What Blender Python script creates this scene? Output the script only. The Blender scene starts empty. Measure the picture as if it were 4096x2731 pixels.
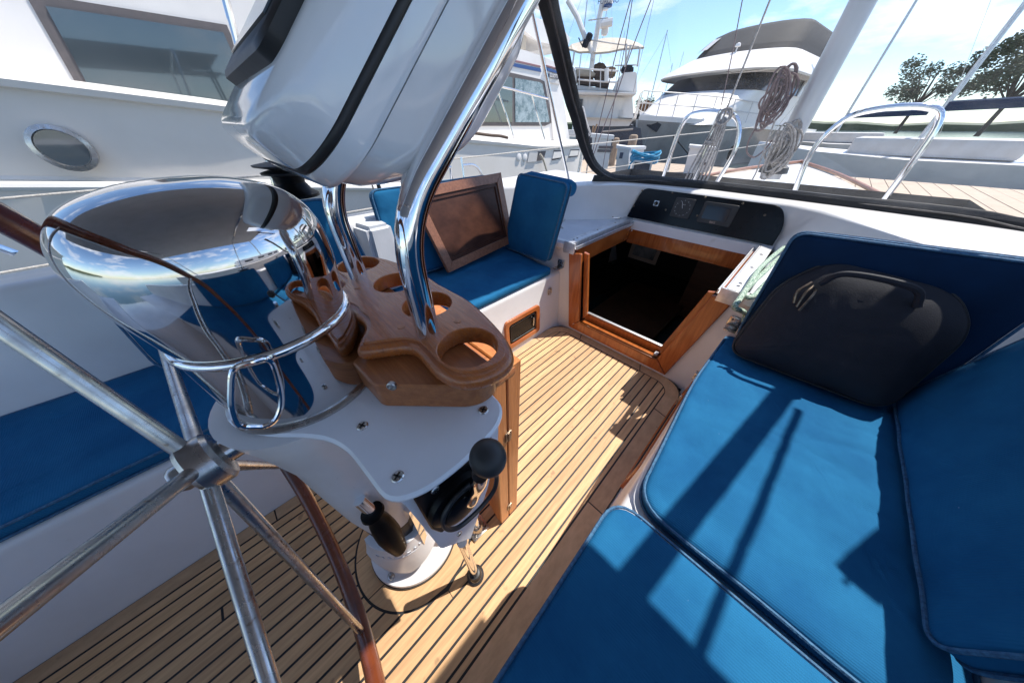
import bpy, bmesh, math, random
from math import sin, cos, pi, radians, sqrt
from mathutils import Vector, Matrix, noise

random.seed(7)
S = bpy.context.scene
C = S.collection

# ------------------------------------------------------------------ camera
YAW = radians(45.2); F_PX = 264.0; CX = 512.0; CY = 341.0
PITCH = math.atan((CY - 126.0) / F_PX)
EYE = Vector((0, 0, 1.25))
HEAD = Vector((-sin(YAW), cos(YAW), 0)); RIGHT = Vector((cos(YAW), sin(YAW), 0)); UPV = Vector((0, 0, 1))
FWD = HEAD * cos(PITCH) - UPV * sin(PITCH); CUP = HEAD * sin(PITCH) + UPV * cos(PITCH)
cam = bpy.data.cameras.new('camera'); camo = bpy.data.objects.new('camera', cam); C.objects.link(camo)
cam.sensor_fit = 'HORIZONTAL'; cam.sensor_width = 36; cam.lens = F_PX / 1024 * 36
cam.clip_start = 0.01; cam.clip_end = 4000
m3 = Matrix((RIGHT, CUP, -FWD)).transposed()
camo.matrix_world = Matrix.Translation(EYE) @ m3.to_4x4()
S.camera = camo

# ------------------------------------------------------------------ sky, sun, exposure
SUN_DIR = Vector((0.41 * 0.5, 0.912 * 0.5, sin(radians(60)))).normalized()
w = bpy.data.worlds.new('World'); S.world = w; w.use_nodes = True
nt = w.node_tree; nt.nodes.clear()
def N(t, k, **kw):
    n = t.nodes.new(k)
    for a, b in kw.items(): setattr(n, a, b)
    return n
sky = N(nt, 'ShaderNodeTexSky', sky_type='NISHITA', sun_disc=False)
sky.sun_elevation = math.asin(SUN_DIR.z); sky.sun_rotation = math.atan2(SUN_DIR.x, SUN_DIR.y)
sky.air_density = 1.0; sky.dust_density = 0.15; sky.ozone_density = 2.0
tc = N(nt, 'ShaderNodeTexCoord'); mp = N(nt, 'ShaderNodeMapping'); mp.inputs['Scale'].default_value = (1, 1, 3.2)
nz = N(nt, 'ShaderNodeTexNoise'); nz.inputs['Scale'].default_value = 3.1; nz.inputs['Detail'].default_value = 8; nz.inputs['Roughness'].default_value = .62
cr = N(nt, 'ShaderNodeValToRGB'); cr.color_ramp.elements[0].position = .5; cr.color_ramp.elements[1].position = .68
mx = N(nt, 'ShaderNodeMixRGB'); mx.inputs[2].default_value = (7.6, 7.9, 8.4, 1)
mu = N(nt, 'ShaderNodeMath', operation='MULTIPLY'); mu.inputs[1].default_value = .8
bg = N(nt, 'ShaderNodeBackground'); bg.inputs['Strength'].default_value = .145; ow = N(nt, 'ShaderNodeOutputWorld')
L = nt.links.new
L(tc.outputs['Generated'], mp.inputs[0]); L(mp.outputs[0], nz.inputs['Vector']); L(nz.outputs['Fac'], cr.inputs[0])
L(cr.outputs[0], mu.inputs[0]); L(mu.outputs[0], mx.inputs[0]); tn = N(nt, 'ShaderNodeMixRGB', blend_type='MULTIPLY'); tn.inputs[0].default_value = 1; tn.inputs[2].default_value = (.84, .94, 1.05, 1); L(sky.outputs[0], tn.inputs[1]); L(tn.outputs[0], mx.inputs[1]); L(mx.outputs[0], bg.inputs[0]); L(bg.outputs[0], ow.inputs[0])
sl = bpy.data.lights.new('sun', 'SUN'); sl.energy = 5.0; sl.angle = radians(.53); sl.color = (1, .95, .87)
so = bpy.data.objects.new('sun', sl); C.objects.link(so); so.rotation_euler = SUN_DIR.to_track_quat('Z', 'Y').to_euler()
S.view_settings.view_transform = 'Standard'; S.view_settings.look = 'None'; S.view_settings.exposure = 0.48; S.view_settings.gamma = 1
S.view_settings.use_curve_mapping = False
S.cycles.use_denoising = True
S.cycles.max_bounces = 10; S.cycles.transparent_max_bounces = 24; S.cycles.glossy_bounces = 6

# ------------------------------------------------------------------ surveying helper: a bearing meets a real plane
def ray(px, py): return FWD + RIGHT * ((px - CX) / F_PX) - CUP * ((py - CY) / F_PX)
def P(px, py, x=None, y=None, z=None, d=None):
    r = ray(px, py)
    if x is not None: t = (x - EYE.x) / r.x
    elif y is not None: t = (y - EYE.y) / r.y
    elif z is not None: t = (z - EYE.z) / r.z
    else: t = d / math.hypot(r.x, r.y)
    return EYE + r * t

# ------------------------------------------------------------------ materials
def mat(name, c1, c2=None, scale=6, stretch=(1, 1, 1), rough=.5, r2=None, metal=0, coat=0, bump=0, bscale=60, bstretch=None,
        vary=0, ribs=0, detail=4, spots=None, sheen=0, coord='Object', ribdir='X', spec=.5, lo=.35, hi=.65):
    m = bpy.data.materials.new(name); m.use_nodes = True; t = m.node_tree; b = t.nodes['Principled BSDF']; K = t.links.new
    c1 = tuple(c1) + (1,); b.inputs['Base Color'].default_value = c1
    b.inputs['Roughness'].default_value = rough; b.inputs['Metallic'].default_value = metal
    b.inputs['Coat Weight'].default_value = coat; b.inputs['Coat Roughness'].default_value = .08
    b.inputs['Specular IOR Level'].default_value = spec
    if sheen: b.inputs['Sheen Weight'].default_value = sheen
    co = N(t, 'ShaderNodeTexCoord'); mp = N(t, 'ShaderNodeMapping'); mp.inputs['Scale'].default_value = stretch
    K(co.outputs[coord], mp.inputs[0])
    oi = N(t, 'ShaderNodeObjectInfo')
    if vary or True:
        ad = N(t, 'ShaderNodeVectorMath', operation='ADD'); sc = N(t, 'ShaderNodeMath', operation='MULTIPLY'); sc.inputs[1].default_value = 37.0 if vary else 0
        cb = N(t, 'ShaderNodeCombineXYZ'); K(oi.outputs['Random'], sc.inputs[0]); K(sc.outputs[0], cb.inputs[0]); K(sc.outputs[0], cb.inputs[1])
        K(mp.outputs[0], ad.inputs[0]); K(cb.outputs[0], ad.inputs[1]); vec = ad.outputs[0]
    col = None
    if c2 is not None:
        n = N(t, 'ShaderNodeTexNoise'); n.inputs['Scale'].default_value = scale; n.inputs['Detail'].default_value = detail; n.inputs['Roughness'].default_value = .6
        K(vec, n.inputs['Vector']); r = N(t, 'ShaderNodeMapRange'); r.inputs[1].default_value = lo; r.inputs[2].default_value = hi
        K(n.outputs['Fac'], r.inputs[0]); x = N(t, 'ShaderNodeMixRGB'); x.inputs[1].default_value = c1; x.inputs[2].default_value = tuple(c2) + (1,)
        K(r.outputs[0], x.inputs[0]); col = x.outputs[0]
        if r2 is not None:
            rr = N(t, 'ShaderNodeMapRange'); rr.inputs[3].default_value = rough; rr.inputs[4].default_value = r2
            K(r.outputs[0], rr.inputs[0]); K(rr.outputs[0], b.inputs['Roughness'])
    if vary:
        h = N(t, 'ShaderNodeHueSaturation'); v = N(t, 'ShaderNodeMapRange'); v.inputs[3].default_value = 1 - vary; v.inputs[4].default_value = 1 + vary
        K(oi.outputs['Random'], v.inputs[0]); K(v.outputs[0], h.inputs['Value'])
        if col: K(col, h.inputs['Color'])
        else: h.inputs['Color'].default_value = c1
        col = h.outputs[0]
    if spots:                      # (scale, threshold, colour, strength)
        n = N(t, 'ShaderNodeTexNoise'); n.inputs['Scale'].default_value = spots[0]; n.inputs['Detail'].default_value = 3
        K(co.outputs[coord], n.inputs['Vector']); r = N(t, 'ShaderNodeMapRange'); r.inputs[1].default_value = spots[1]; r.inputs[2].default_value = spots[1] + .06
        r.inputs[4].default_value = spots[3]; K(n.outputs['Fac'], r.inputs[0])
        x = N(t, 'ShaderNodeMixRGB'); x.inputs[2].default_value = tuple(spots[2]) + (1,)
        if col: K(col, x.inputs[1])
        else: x.inputs[1].default_value = c1
        K(r.outputs[0], x.inputs[0]); col = x.outputs[0]
    if col: K(col, b.inputs['Base Color'])
    if bump:
        n = N(t, 'ShaderNodeTexNoise'); n.inputs['Scale'].default_value = bscale; n.inputs['Detail'].default_value = 5
        mp2 = N(t, 'ShaderNodeMapping'); mp2.inputs['Scale'].default_value = bstretch or stretch; K(co.outputs[coord], mp2.inputs[0])
        K(mp2.outputs[0], n.inputs['Vector']); bp = N(t, 'ShaderNodeBump'); bp.inputs['Strength'].default_value = min(1, bump); bp.inputs['Distance'].default_value = .004 * max(1, bump)
        K(n.outputs['Fac'], bp.inputs['Height']); last = bp
        if ribs:
            wv = N(t, 'ShaderNodeTexWave', bands_direction=ribdir); wv.inputs['Scale'].default_value = ribs; wv.inputs['Distortion'].default_value = .15
            K(co.outputs[coord], wv.inputs['Vector']); b2 = N(t, 'ShaderNodeBump'); b2.inputs['Strength'].default_value = .32; b2.inputs['Distance'].default_value = .0012
            K(wv.outputs['Fac'], b2.inputs['Height']); K(bp.outputs[0], b2.inputs['Normal']); last = b2
        K(last.outputs[0], b.inputs['Normal'])
    return m

M = {}
M['teak_deck'] = mat('teak_deck', (.68, .425, .215), (.52, .305, .15), 3.2, (24, 1.6, 24), .62, bump=.35, bscale=5, bstretch=(60, 3, 60), vary=.15, spots=(16, .66, (.2, .11, .06), .5), detail=6)
M['teak_margin'] = mat('teak_margin', (.66, .42, .235), (.53, .33, .18), 3.2, (10, 4, 10), .6, bump=.3, bscale=5, bstretch=(40, 6, 40), vary=.08, spots=(14, .68, (.15, .09, .05), .5), detail=6)
M['caulk'] = mat('caulk', (.012, .012, .014), rough=.55, bump=.1)
M['teak_varnish'] = mat('teak_varnish', (.44, .13, .03), (.3, .078, .017), 2.4, (30, 2, 3), .24, coat=.5, bump=.12, bscale=6, bstretch=(80, 4, 6), vary=.1, detail=7)
M['teak_stile'] = mat('teak_stile', (.42, .125, .03), (.27, .072, .017), 2.6, (26, 26, 2.2), .26, coat=.4, bump=.16, bscale=6, bstretch=(60, 60, 4), vary=.08, detail=7)
M['teak_leaf'] = mat('teak_leaf', (.58, .215, .06), (.42, .14, .038), 2.6, (30, 30, 2), .35, coat=.2, bump=.2, bscale=6, bstretch=(60, 60, 4), vary=.08, detail=7)
M['teak_block'] = mat('teak_block', (.44, .16, .052), (.31, .10, .032), 3, (3, 30, 30), .38, coat=.2, bump=.2, bscale=6, bstretch=(6, 60, 60), vary=.08, detail=7, spots=(30, .7, (.06, .03, .015), .7))
M['teak_holder'] = mat('teak_holder', (.48, .15, .038), (.27, .07, .018), 1.6, (10, 120, 60), .2, r2=.36, coat=.3, bump=.16, bscale=3, bstretch=(12, 150, 80), detail=6, lo=.25, hi=.75, spots=(55, .7, (.42, .26, .17), .4))
M['hatch_frame'] = mat('hatch_frame', (.3, .13, .07), (.2, .08, .04), 3, (4, 24, 24), .36, coat=.25, bump=.2, bscale=6, bstretch=(8, 60, 60), vary=.1, detail=7)
M['hatch_panel'] = mat('hatch_panel', (.085, .035, .022), (.05, .02, .013), 3, (16, 3, 3), .42, spec=.25, bump=.1, bscale=6, bstretch=(40, 5, 5), detail=7)
M['wheel_wood'] = mat('wheel_wood', (.2, .05, .017), (.1, .024, .01), 9, (1, 1, 1), .2, r2=.4, coat=.6, bump=.15, bscale=30, detail=7, spots=(26, .66, (.3, .14, .08), .4))
M['gelcoat'] = mat('gelcoat', (.76, .755, .76), (.69, .68, .675), 3, rough=.28, r2=.4, coat=.3, spots=(9, .7, (.5, .45, .38), .3), bump=.03, bscale=8)
M['gelcoat_step'] = mat('gelcoat_step', (.6, .62, .66), (.54, .56, .6), 9, rough=.6, bump=.5, bscale=260)
M['pod_white'] = mat('pod_white', (.86, .865, .89), (.83, .84, .87), 4, rough=.1, coat=.6, bump=.04, bscale=5)
M['pod_tub'] = mat('pod_tub', (.80, .79, .80), (.75, .74, .75), 5, rough=.09, coat=.6, spots=(60, .74, (.75, .72, .7), .5), bump=.12, bscale=5)
M['plate_white'] = mat('plate_white', (.8, .81, .85), (.75, .765, .8), 8, rough=.3, coat=.3, spots=(120, .73, (.12, .08, .06), .75), bump=.03, bscale=9)
M['pedestal_white'] = mat('pedestal_white', (.78, .78, .79), (.71, .70, .70), 7, rough=.32, coat=.25, spots=(90, .72, (.25, .17, .12), .6), bump=.1, bscale=30)
M['chrome'] = mat('chrome', (.86, .86, .87), (.78, .78, .8), 14, rough=.035, r2=.1, metal=1, bump=.015, bscale=20)
M['binnacle_steel'] = mat('binnacle_steel', (.66, .655, .66), (.52, .515, .52), 7, rough=.03, r2=.075, metal=1, bump=.012, bscale=12, spots=(140, .74, (.3, .28, .26), .5))
M['stainless'] = mat('stainless', (.6, .58, .56), (.45, .42, .4), 30, rough=.22, r2=.34, metal=1, spots=(60, .66, (.25, .17, .12), .6))
M['aluminium'] = mat('aluminium', (.72, .73, .75), (.55, .55, .56), 30, rough=.36, r2=.5, metal=.7, bump=.1)
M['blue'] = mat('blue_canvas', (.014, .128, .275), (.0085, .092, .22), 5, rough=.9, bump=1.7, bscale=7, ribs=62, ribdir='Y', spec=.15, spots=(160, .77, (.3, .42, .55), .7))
M['blue_dark'] = mat('blue_canvas_dark', (.006, .028, .075), (.005, .022, .06), 8, rough=.9, bump=.3, bscale=10, spec=.15)  # darker blue; on the starboard backrest it is painted-in shade
M['navy'] = mat('navy_cloth', (.03, .033, .085), (.022, .024, .06), 8, rough=.85, bump=.4, bscale=14)
M['piping'] = mat('piping', (.05, .16, .29), (.025, .08, .17), 120, rough=.75, bump=.5, bscale=200)
M['black'] = mat('black_plastic', (.003, .003, .0035), rough=.36, bump=.05, spec=.16)
M['recess'] = mat('screw_recess', (.03, .022, .018), rough=.6)
M['mast_paint'] = mat('mast_paint', (.5, .5, .51), (.45, .45, .46), 3, rough=.35, metal=.3)
M['black_gloss'] = mat('black_gloss', (.004, .0045, .006), (.006, .0065, .009), 5, rough=.2, spec=.25)
M['black_matt'] = mat('black_vinyl', (.014, .014, .016), (.022, .021, .021), 14, rough=.48, bump=.2, bscale=30)
M['grey_vinyl'] = mat('grey_binding', (.13, .12, .12), (.09, .085, .085), 30, rough=.7, bump=.5, bscale=200)
M['rubber'] = mat('rubber', (.02, .02, .022), rough=.5)
M['bag'] = mat('bag_nylon', (.013, .014, .022), (.009, .01, .016), 18, rough=.75, bump=.2, bscale=420)
M['rope_white'] = mat('rope_white', (.6, .57, .52), (.4, .37, .33), 120, rough=.8, bump=.8, bscale=160)
M['rope_grey'] = mat('rope_grey', (.42, .39, .36), (.2, .18, .17), 60, rough=.8, bump=.8, bscale=120)
M['rope_green'] = mat('rope_green', (.46, .55, .45), (.08, .2, .13), 130, rough=.8, bump=.8, bscale=160, lo=.5, hi=.56)
M['rope_plum'] = mat('rope_plum', (.2, .14, .14), (.11, .075, .08), 60, rough=.85, bump=.8, bscale=120)
M['hose_blue'] = mat('hose_blue', (.02, .3, .5), (.015, .2, .36), 30, rough=.45)
M['dial'] = mat('dial_marks', (.55, .56, .58), rough=.5)
M['screen'] = mat('screen_off', (.013, .012, .014), rough=.12, coat=.2)
M['bezel'] = mat('instrument_bezel', (.03, .031, .034), rough=.42)
M['screen2'] = mat('screen_edge', (.07, .07, .075), rough=.4)
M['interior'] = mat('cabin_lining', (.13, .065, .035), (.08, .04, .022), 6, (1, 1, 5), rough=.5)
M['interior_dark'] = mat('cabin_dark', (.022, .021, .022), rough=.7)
M['interior_pale'] = mat('cabin_pale', (.35, .3, .26), rough=.7)
M['photo'] = mat('photo_print', (.03, .04, .06), (.2, .2, .22), 9, rough=.3)
M['boat_white'] = mat('boat_white', (.8, .77, .74), (.75, .72, .69), 3, rough=.35, spots=(7, .7, (.5, .45, .4), .3))
M['boat_cream'] = mat('boat_cream', (.8, .755, .70), (.76, .71, .65), 2, rough=.4)
M['boat_pale'] = mat('boat_pale', (.62, .6, .58), (.56, .53, .5), 3, rough=.45)
M['stripe_blue'] = mat('stripe_blue', (.03, .08, .24), rough=.4)
M['stripe_red'] = mat('stripe_red', (.26, .13, .14), rough=.4)
M['hull_grey'] = mat('hull_grey', (.31, .30, .29), (.25, .245, .24), 2, rough=.3, coat=.2)
M['hull_navy'] = mat('hull_navy', (.02, .026, .045), (.03, .035, .055), 2, rough=.25)
M['tinted'] = mat('tinted_window', (.02, .022, .027), (.06, .06, .07), 5, rough=.15)
M['trawler_glass'] = mat('trawler_glass', (.1, .16, .19), (.34, .42, .45), 9, rough=.12, r2=.5, detail=9, spots=(60, .6, (.62, .68, .7), .7))
M['trawler_glass_dark'] = mat('trawler_glass_dark', (.03, .045, .055), (.045, .06, .07), 1, rough=.03, coat=1, spec=1)
M['window_rubber'] = mat('window_rubber', (.13, .11, .11), (.1, .09, .09), 20, rough=.6)
M['canvas_black'] = mat('canvas_black', (.006, .008, .013), (.012, .014, .02), 5, rough=.8, bump=.3, bscale=8)
M['awning'] = mat('awning_canvas', (.42, .43, .45), (.38, .39, .41), 6, rough=.9, bump=.2, bscale=8)
M['canvas_cream'] = mat('canvas_cream', (.55, .49, .4), (.47, .41, .33), 6, rough=.85, bump=.3, bscale=8)
M['canvas_tan'] = mat('canvas_tan', (.4, .27, .16), (.28, .18, .11), 6, rough=.85)
M['canvas_brown'] = mat('canvas_brown', (.12, .08, .06), (.08, .055, .04), 6, rough=.85)
M['canvas_orange'] = mat('canvas_orange', (.38, .17, .05), (.16, .07, .03), 5, rough=.8)
M['dock'] = mat('dock_boards', (.5, .4, .31), (.4, .31, .23), 4, (1, 5, 1), rough=.85, bump=.4, bscale=30)
M['pile'] = mat('pile_wood', (.36, .27, .19), (.22, .16, .11), 6, (6, 6, 1), rough=.85, bump=.6, bscale=20)
M['box_white'] = mat('dock_box_white', (.66, .66, .66), (.6, .6, .6), 3, rough=.5)
M['crate_dark'] = mat('crate_dark', (.05, .045, .055), (.08, .07, .08), 20, rough=.6)
M['brass'] = mat('dull_bronze', (.32, .25, .18), (.16, .12, .09), 50, rough=.35, metal=.9)
M['leaf'] = mat('tree_leaves', (.05, .075, .03), (.09, .1, .045), 3, rough=.7, vary=.2)
M['bark'] = mat('tree_bark', (.1, .075, .055), rough=.9)
M['teak_rail'] = mat('toe_rail_teak', (.36, .15, .07), (.25, .1, .05), 6, (1, 1, 1), rough=.4, coat=.2)
M['label_dark'] = mat('letters_dark', (.06, .07, .11), rough=.5)
M['label_pale'] = mat('letters_pale', (.6, .58, .55), rough=.5)
M['letters_logo'] = mat('letters_logo', (.55, .42, .36), rough=.5)

def clear_vinyl():
    m = bpy.data.materials.new('clear_vinyl'); m.use_nodes = True; t = m.node_tree; t.nodes.clear(); K = t.links.new
    tr = N(t, 'ShaderNodeBsdfTransparent'); tr.inputs[0].default_value = (.97, .975, .98, 1)
    df = N(t, 'ShaderNodeBsdfDiffuse'); df.inputs[0].default_value = (.75, .76, .78, 1)
    gl = N(t, 'ShaderNodeBsdfGlossy'); gl.inputs['Roughness'].default_value = .06
    tl = N(t, 'ShaderNodeBsdfTranslucent'); tl.inputs[0].default_value = (.75, .76, .78, 1)
    m0 = N(t, 'ShaderNodeMixShader'); m0.inputs[0].default_value = .5; K(df.outputs[0], m0.inputs[1]); K(tl.outputs[0], m0.inputs[2])
    co = N(t, 'ShaderNodeTexCoord'); n = N(t, 'ShaderNodeTexNoise'); n.inputs['Scale'].default_value = 3.5; n.inputs['Detail'].default_value = 7; n.inputs['Roughness'].default_value = .7
    K(co.outputs['Object'], n.inputs['Vector']); r = N(t, 'ShaderNodeMapRange'); r.inputs[1].default_value = .4; r.inputs[2].default_value = .75; r.inputs[3].default_value = .015; r.inputs[4].default_value = .075
    K(n.outputs['Fac'], r.inputs[0]); m1 = N(t, 'ShaderNodeMixShader'); K(r.outputs[0], m1.inputs[0]); K(tr.outputs[0], m1.inputs[1]); K(m0.outputs[0], m1.inputs[2])
    fr = N(t, 'ShaderNodeFresnel'); fr.inputs[0].default_value = 1.13; bp = N(t, 'ShaderNodeBump'); bp.inputs['Strength'].default_value = .12; bp.inputs['Distance'].default_value = .01
    n2 = N(t, 'ShaderNodeTexNoise'); n2.inputs['Scale'].default_value = 4; K(co.outputs['Object'], n2.inputs['Vector']); K(n2.outputs['Fac'], bp.inputs['Height']); K(bp.outputs[0], gl.inputs['Normal'])
    m2 = N(t, 'ShaderNodeMixShader'); K(fr.outputs[0], m2.inputs[0]); K(m1.outputs[0], m2.inputs[1]); K(gl.outputs[0], m2.inputs[2])
    o = N(t, 'ShaderNodeOutputMaterial'); K(m2.outputs[0], o.inputs[0]); return m
M['vinyl'] = clear_vinyl()
def water():
    m = mat('harbour_water', (.025, .05, .055), (.03, .06, .07), .5, rough=.08, bump=.8, bscale=1.4); m.node_tree.nodes['Principled BSDF'].inputs['Specular IOR Level'].default_value = .6
    return m
M['water'] = water()

# ------------------------------------------------------------------ mesh helpers (world coordinates; obj() moves them to the thing's own origin)
def V(*a): return Vector(a)
def smoothpath(pts, n=8, closed=False):
    pts = [Vector(p) for p in pts]
    if len(pts) < 3: return pts
    out = []; k = len(pts); rng = range(k if closed else k - 1)
    for i in rng:
        p0 = pts[(i - 1) % k] if closed or i > 0 else pts[0] * 2 - pts[1]
        p1 = pts[i]; p2 = pts[(i + 1) % k]
        p3 = pts[(i + 2) % k] if closed or i + 2 < k else p2 * 2 - p1
        for j in range(n):
            t = j / n; t2 = t * t; t3 = t2 * t
            out.append(.5 * ((2 * p1) + (p2 - p0) * t + (2 * p0 - 5 * p1 + 4 * p2 - p3) * t2 + (3 * p1 - p0 - 3 * p2 + p3) * t3))
    if not closed: out.append(pts[-1])
    return out
def tube(bm, pts, r, seg=12, closed=False, caps=True, ell=1.0):
    pts = [Vector(p) for p in pts]; k = len(pts); rad = r if isinstance(r, (list, tuple)) else [r] * k
    if isinstance(r, (list, tuple)) and len(r) != k: rad = [r[0] + (r[-1] - r[0]) * i / (k - 1) for i in range(k)]
    rings = []; up = None
    for i in range(k):
        a = pts[(i - 1) % k] if closed or i > 0 else pts[i]; b = pts[(i + 1) % k] if closed or i < k - 1 else pts[i]
        d = (b - a).normalized()
        if up is None: up = d.orthogonal().normalized()
        else: up = (up - d * up.dot(d)).normalized()
        s = d.cross(up)
        rings.append([bm.verts.new(pts[i] + (up * cos(2 * pi * j / seg) + s * sin(2 * pi * j / seg) * ell) * rad[i]) for j in range(seg)])
    for i in range(k if closed else k - 1):
        A = rings[i]; B = rings[(i + 1) % k]
        off = 0
        if closed and i == k - 1:
            off = min(range(seg), key=lambda o: (A[0].co - B[o].co).length)
        for j in range(seg): bm.faces.new((A[j], A[(j + 1) % seg], B[(j + 1 + off) % seg], B[(j + off) % seg]))
    if caps and not closed:
        bm.faces.new(rings[0][::-1]); bm.faces.new(rings[-1])
def box(bm, c, s, rot=None, bev=0, seg=2):
    g = bmesh.ops.create_cube(bm, size=1); vs = g['verts']
    for v in vs: v.co = Vector((v.co.x * s[0], v.co.y * s[1], v.co.z * s[2]))
    if bev:
        es = list({e for v in vs for e in v.link_edges}); r = bmesh.ops.bevel(bm, geom=es, offset=bev, segments=seg, affect='EDGES', profile=.6)
        vs = list({v for f in r['faces'] for v in f.verts} | {v for v in vs if v.is_valid})
    for v in vs:
        if rot: v.co = rot @ v.co
        v.co += Vector(c)
def prism(bm, poly, a, b, bev=0, axis='z'):
    """poly: 2D outline, extruded from a to b along axis (the other two axes take the outline)"""
    def mk(p, h):
        if axis == 'z': return Vector((p[0], p[1], h))
        if axis == 'y': return Vector((p[0], h, p[1]))
        return Vector((h, p[0], p[1]))
    n = len(poly)
    if bev:
        ip = inset(poly, bev); lv = [(ip, a), (poly, a + bev), (poly, b - bev), (ip, b)] if b > a else [(ip, a), (poly, a - bev), (poly, b + bev), (ip, b)]
    else: lv = [(poly, a), (poly, b)]
    R = [[bm.verts.new(mk(p, h)) for p in pl] for pl, h in lv]
    for A, B in zip(R, R[1:]):
        for i in range(n): bm.faces.new((A[i], A[(i + 1) % n], B[(i + 1) % n], B[i]))
    bm.faces.new(R[0][::-1]); bm.faces.new(R[-1])
def inset(poly, d):
    n = len(poly); P2 = [Vector(p[:2]) for p in poly]; ar = sum(P2[i].x * P2[(i + 1) % n].y - P2[(i + 1) % n].x * P2[i].y for i in range(n)); sg = 1 if ar > 0 else -1
    out = []
    for i in range(n):
        a = P2[i] - P2[i - 1]; b = P2[(i + 1) % n] - P2[i]
        if a.length < 1e-9 or b.length < 1e-9: out.append(tuple(P2[i])); continue
        na = Vector((-a.y, a.x)).normalized() * sg; nb = Vector((-b.y, b.x)).normalized() * sg
        m = na + nb; l = m.length
        m = m / l if l > 1e-6 else na
        out.append(tuple(P2[i] + m * (d / max(.4, m.dot(na)))))
    return out
def rpoly(pts, r, n=5):
    """round the corners of a 2D polygon"""
    out = []; k = len(pts)
    for i in range(k):
        p = Vector(pts[i]); a = Vector(pts[i - 1]) - p; b = Vector(pts[(i + 1) % k]) - p
        rr = r[i] if isinstance(r, (list, tuple)) else r
        if rr <= 0: out.append(tuple(p)); continue
        rr = min(rr, a.length * .49, b.length * .49); s = p + a.normalized() * rr; e = p + b.normalized() * rr
        for j in range(n + 1):
            t = j / n; out.append(tuple(s * (1 - t) ** 2 + p * 2 * t * (1 - t) + e * t * t))
    return out
def lathe(bm, prof, c=(0, 0, 0), seg=40, rot=None, cap=True):
    R = []
    for r, z in prof:
        ring = []
        for j in range(seg):
            v = Vector((r * cos(2 * pi * j / seg), r * sin(2 * pi * j / seg), z))
            if rot: v = rot @ v
            ring.append(bm.verts.new(v + Vector(c)))
        R.append(ring)
    for A, B in zip(R, R[1:]):
        for j in range(seg): bm.faces.new((A[j], A[(j + 1) % seg], B[(j + 1) % seg], B[j]))
    if cap: bm.faces.new(R[0][::-1]); bm.faces.new(R[-1])
def quad(bm, *p): bm.faces.new([bm.verts.new(Vector(q)) for q in p])
def hexa(bm, a, b):
    """solid between two quads a and b (4 points each)"""
    A = [bm.verts.new(Vector(p)) for p in a]; B = [bm.verts.new(Vector(p)) for p in b]
    bm.faces.new(A[::-1]); bm.faces.new(B)
    for i in range(len(A)): bm.faces.new((A[i], A[(i + 1) % len(A)], B[(i + 1) % len(A)], B[i]))
def B_(): return bmesh.new()
def beam(bm, a, b, w, h, up=(0, 0, 1)):
    a = Vector(a); b = Vector(b); d = (b - a).normalized(); s = d.cross(Vector(up)).normalized(); u = s.cross(d)
    hexa(bm, [a + s * w / 2 * i + u * h / 2 * j for i, j in ((-1, -1), (1, -1), (1, 1), (-1, 1))], [b + s * w / 2 * i + u * h / 2 * j for i, j in ((-1, -1), (1, -1), (1, 1), (-1, 1))])

def obj(name, bm, m, parent=None, smooth=True, label=None, angle=35):
    bmesh.ops.recalc_face_normals(bm, faces=bm.faces[:])
    org = Vector((0, 0, 0))
    if parent is not None:
        p = parent
        while p: org += p.location; p = p.parent
        bmesh.ops.translate(bm, verts=bm.verts[:], vec=-org)
    me = bpy.data.meshes.new(name); bm.to_mesh(me); bm.free()
    me.materials.append(M[m] if isinstance(m, str) else m)
    if smooth:
        me.polygons.foreach_set('use_smooth', [True] * len(me.polygons))
        try: me.set_sharp_from_angle(angle=radians(angle))
        except Exception: pass
    o = bpy.data.objects.new(name, me); C.objects.link(o)
    if parent is not None: o.parent = parent
    if label: o['label'] = label
    return o
def tag(o, label, cat, group=None, kind=None):
    o['label'] = label; o['category'] = cat
    if group: o['group'] = group
    if kind: o['kind'] = kind
    return o
def thing(name, label, cat, loc=(0, 0, 0), group=None):
    o = bpy.data.objects.new(name, None); C.objects.link(o); o.location = loc; o.empty_display_size = .05
    return tag(o, label, cat, group)
def single(name, bm, m, label, cat, group=None, smooth=True):
    return tag(obj(name, bm, m, None, smooth), label, cat, group)
def struct(name, bm, m, parent=None, smooth=True):
    o = obj(name, bm, m, parent, smooth)
    if parent is None: o['kind'] = 'structure'
    return o
def text(s, size, mtx, m, parent, name='lettering', ext=.0004):
    cu = bpy.data.curves.new(name, 'FONT'); cu.body = s; cu.size = size; cu.extrude = ext; cu.align_x = 'CENTER'; cu.align_y = 'CENTER'; cu.resolution_u = 2
    cu.materials.append(M[m]); o = bpy.data.objects.new(name, cu); C.objects.link(o)
    org = Vector((0, 0, 0)); p = parent
    while p: org += p.location; p = p.parent
    bpy.context.view_layer.update(); me = bpy.data.meshes.new_from_object(o); me.transform(Matrix.Translation(-org) @ mtx); bpy.data.objects.remove(o)
    o = bpy.data.objects.new(name, me); C.objects.link(o); o.parent = parent
    return o
def frame(c, xd, yd):
    """matrix with local x along xd, local y along yd (made square), origin c"""
    x = Vector(xd).normalized(); z = x.cross(Vector(yd)).normalized(); y = z.cross(x)
    return Matrix.Translation(Vector(c)) @ Matrix((x, y, z)).transposed().to_4x4()
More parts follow.
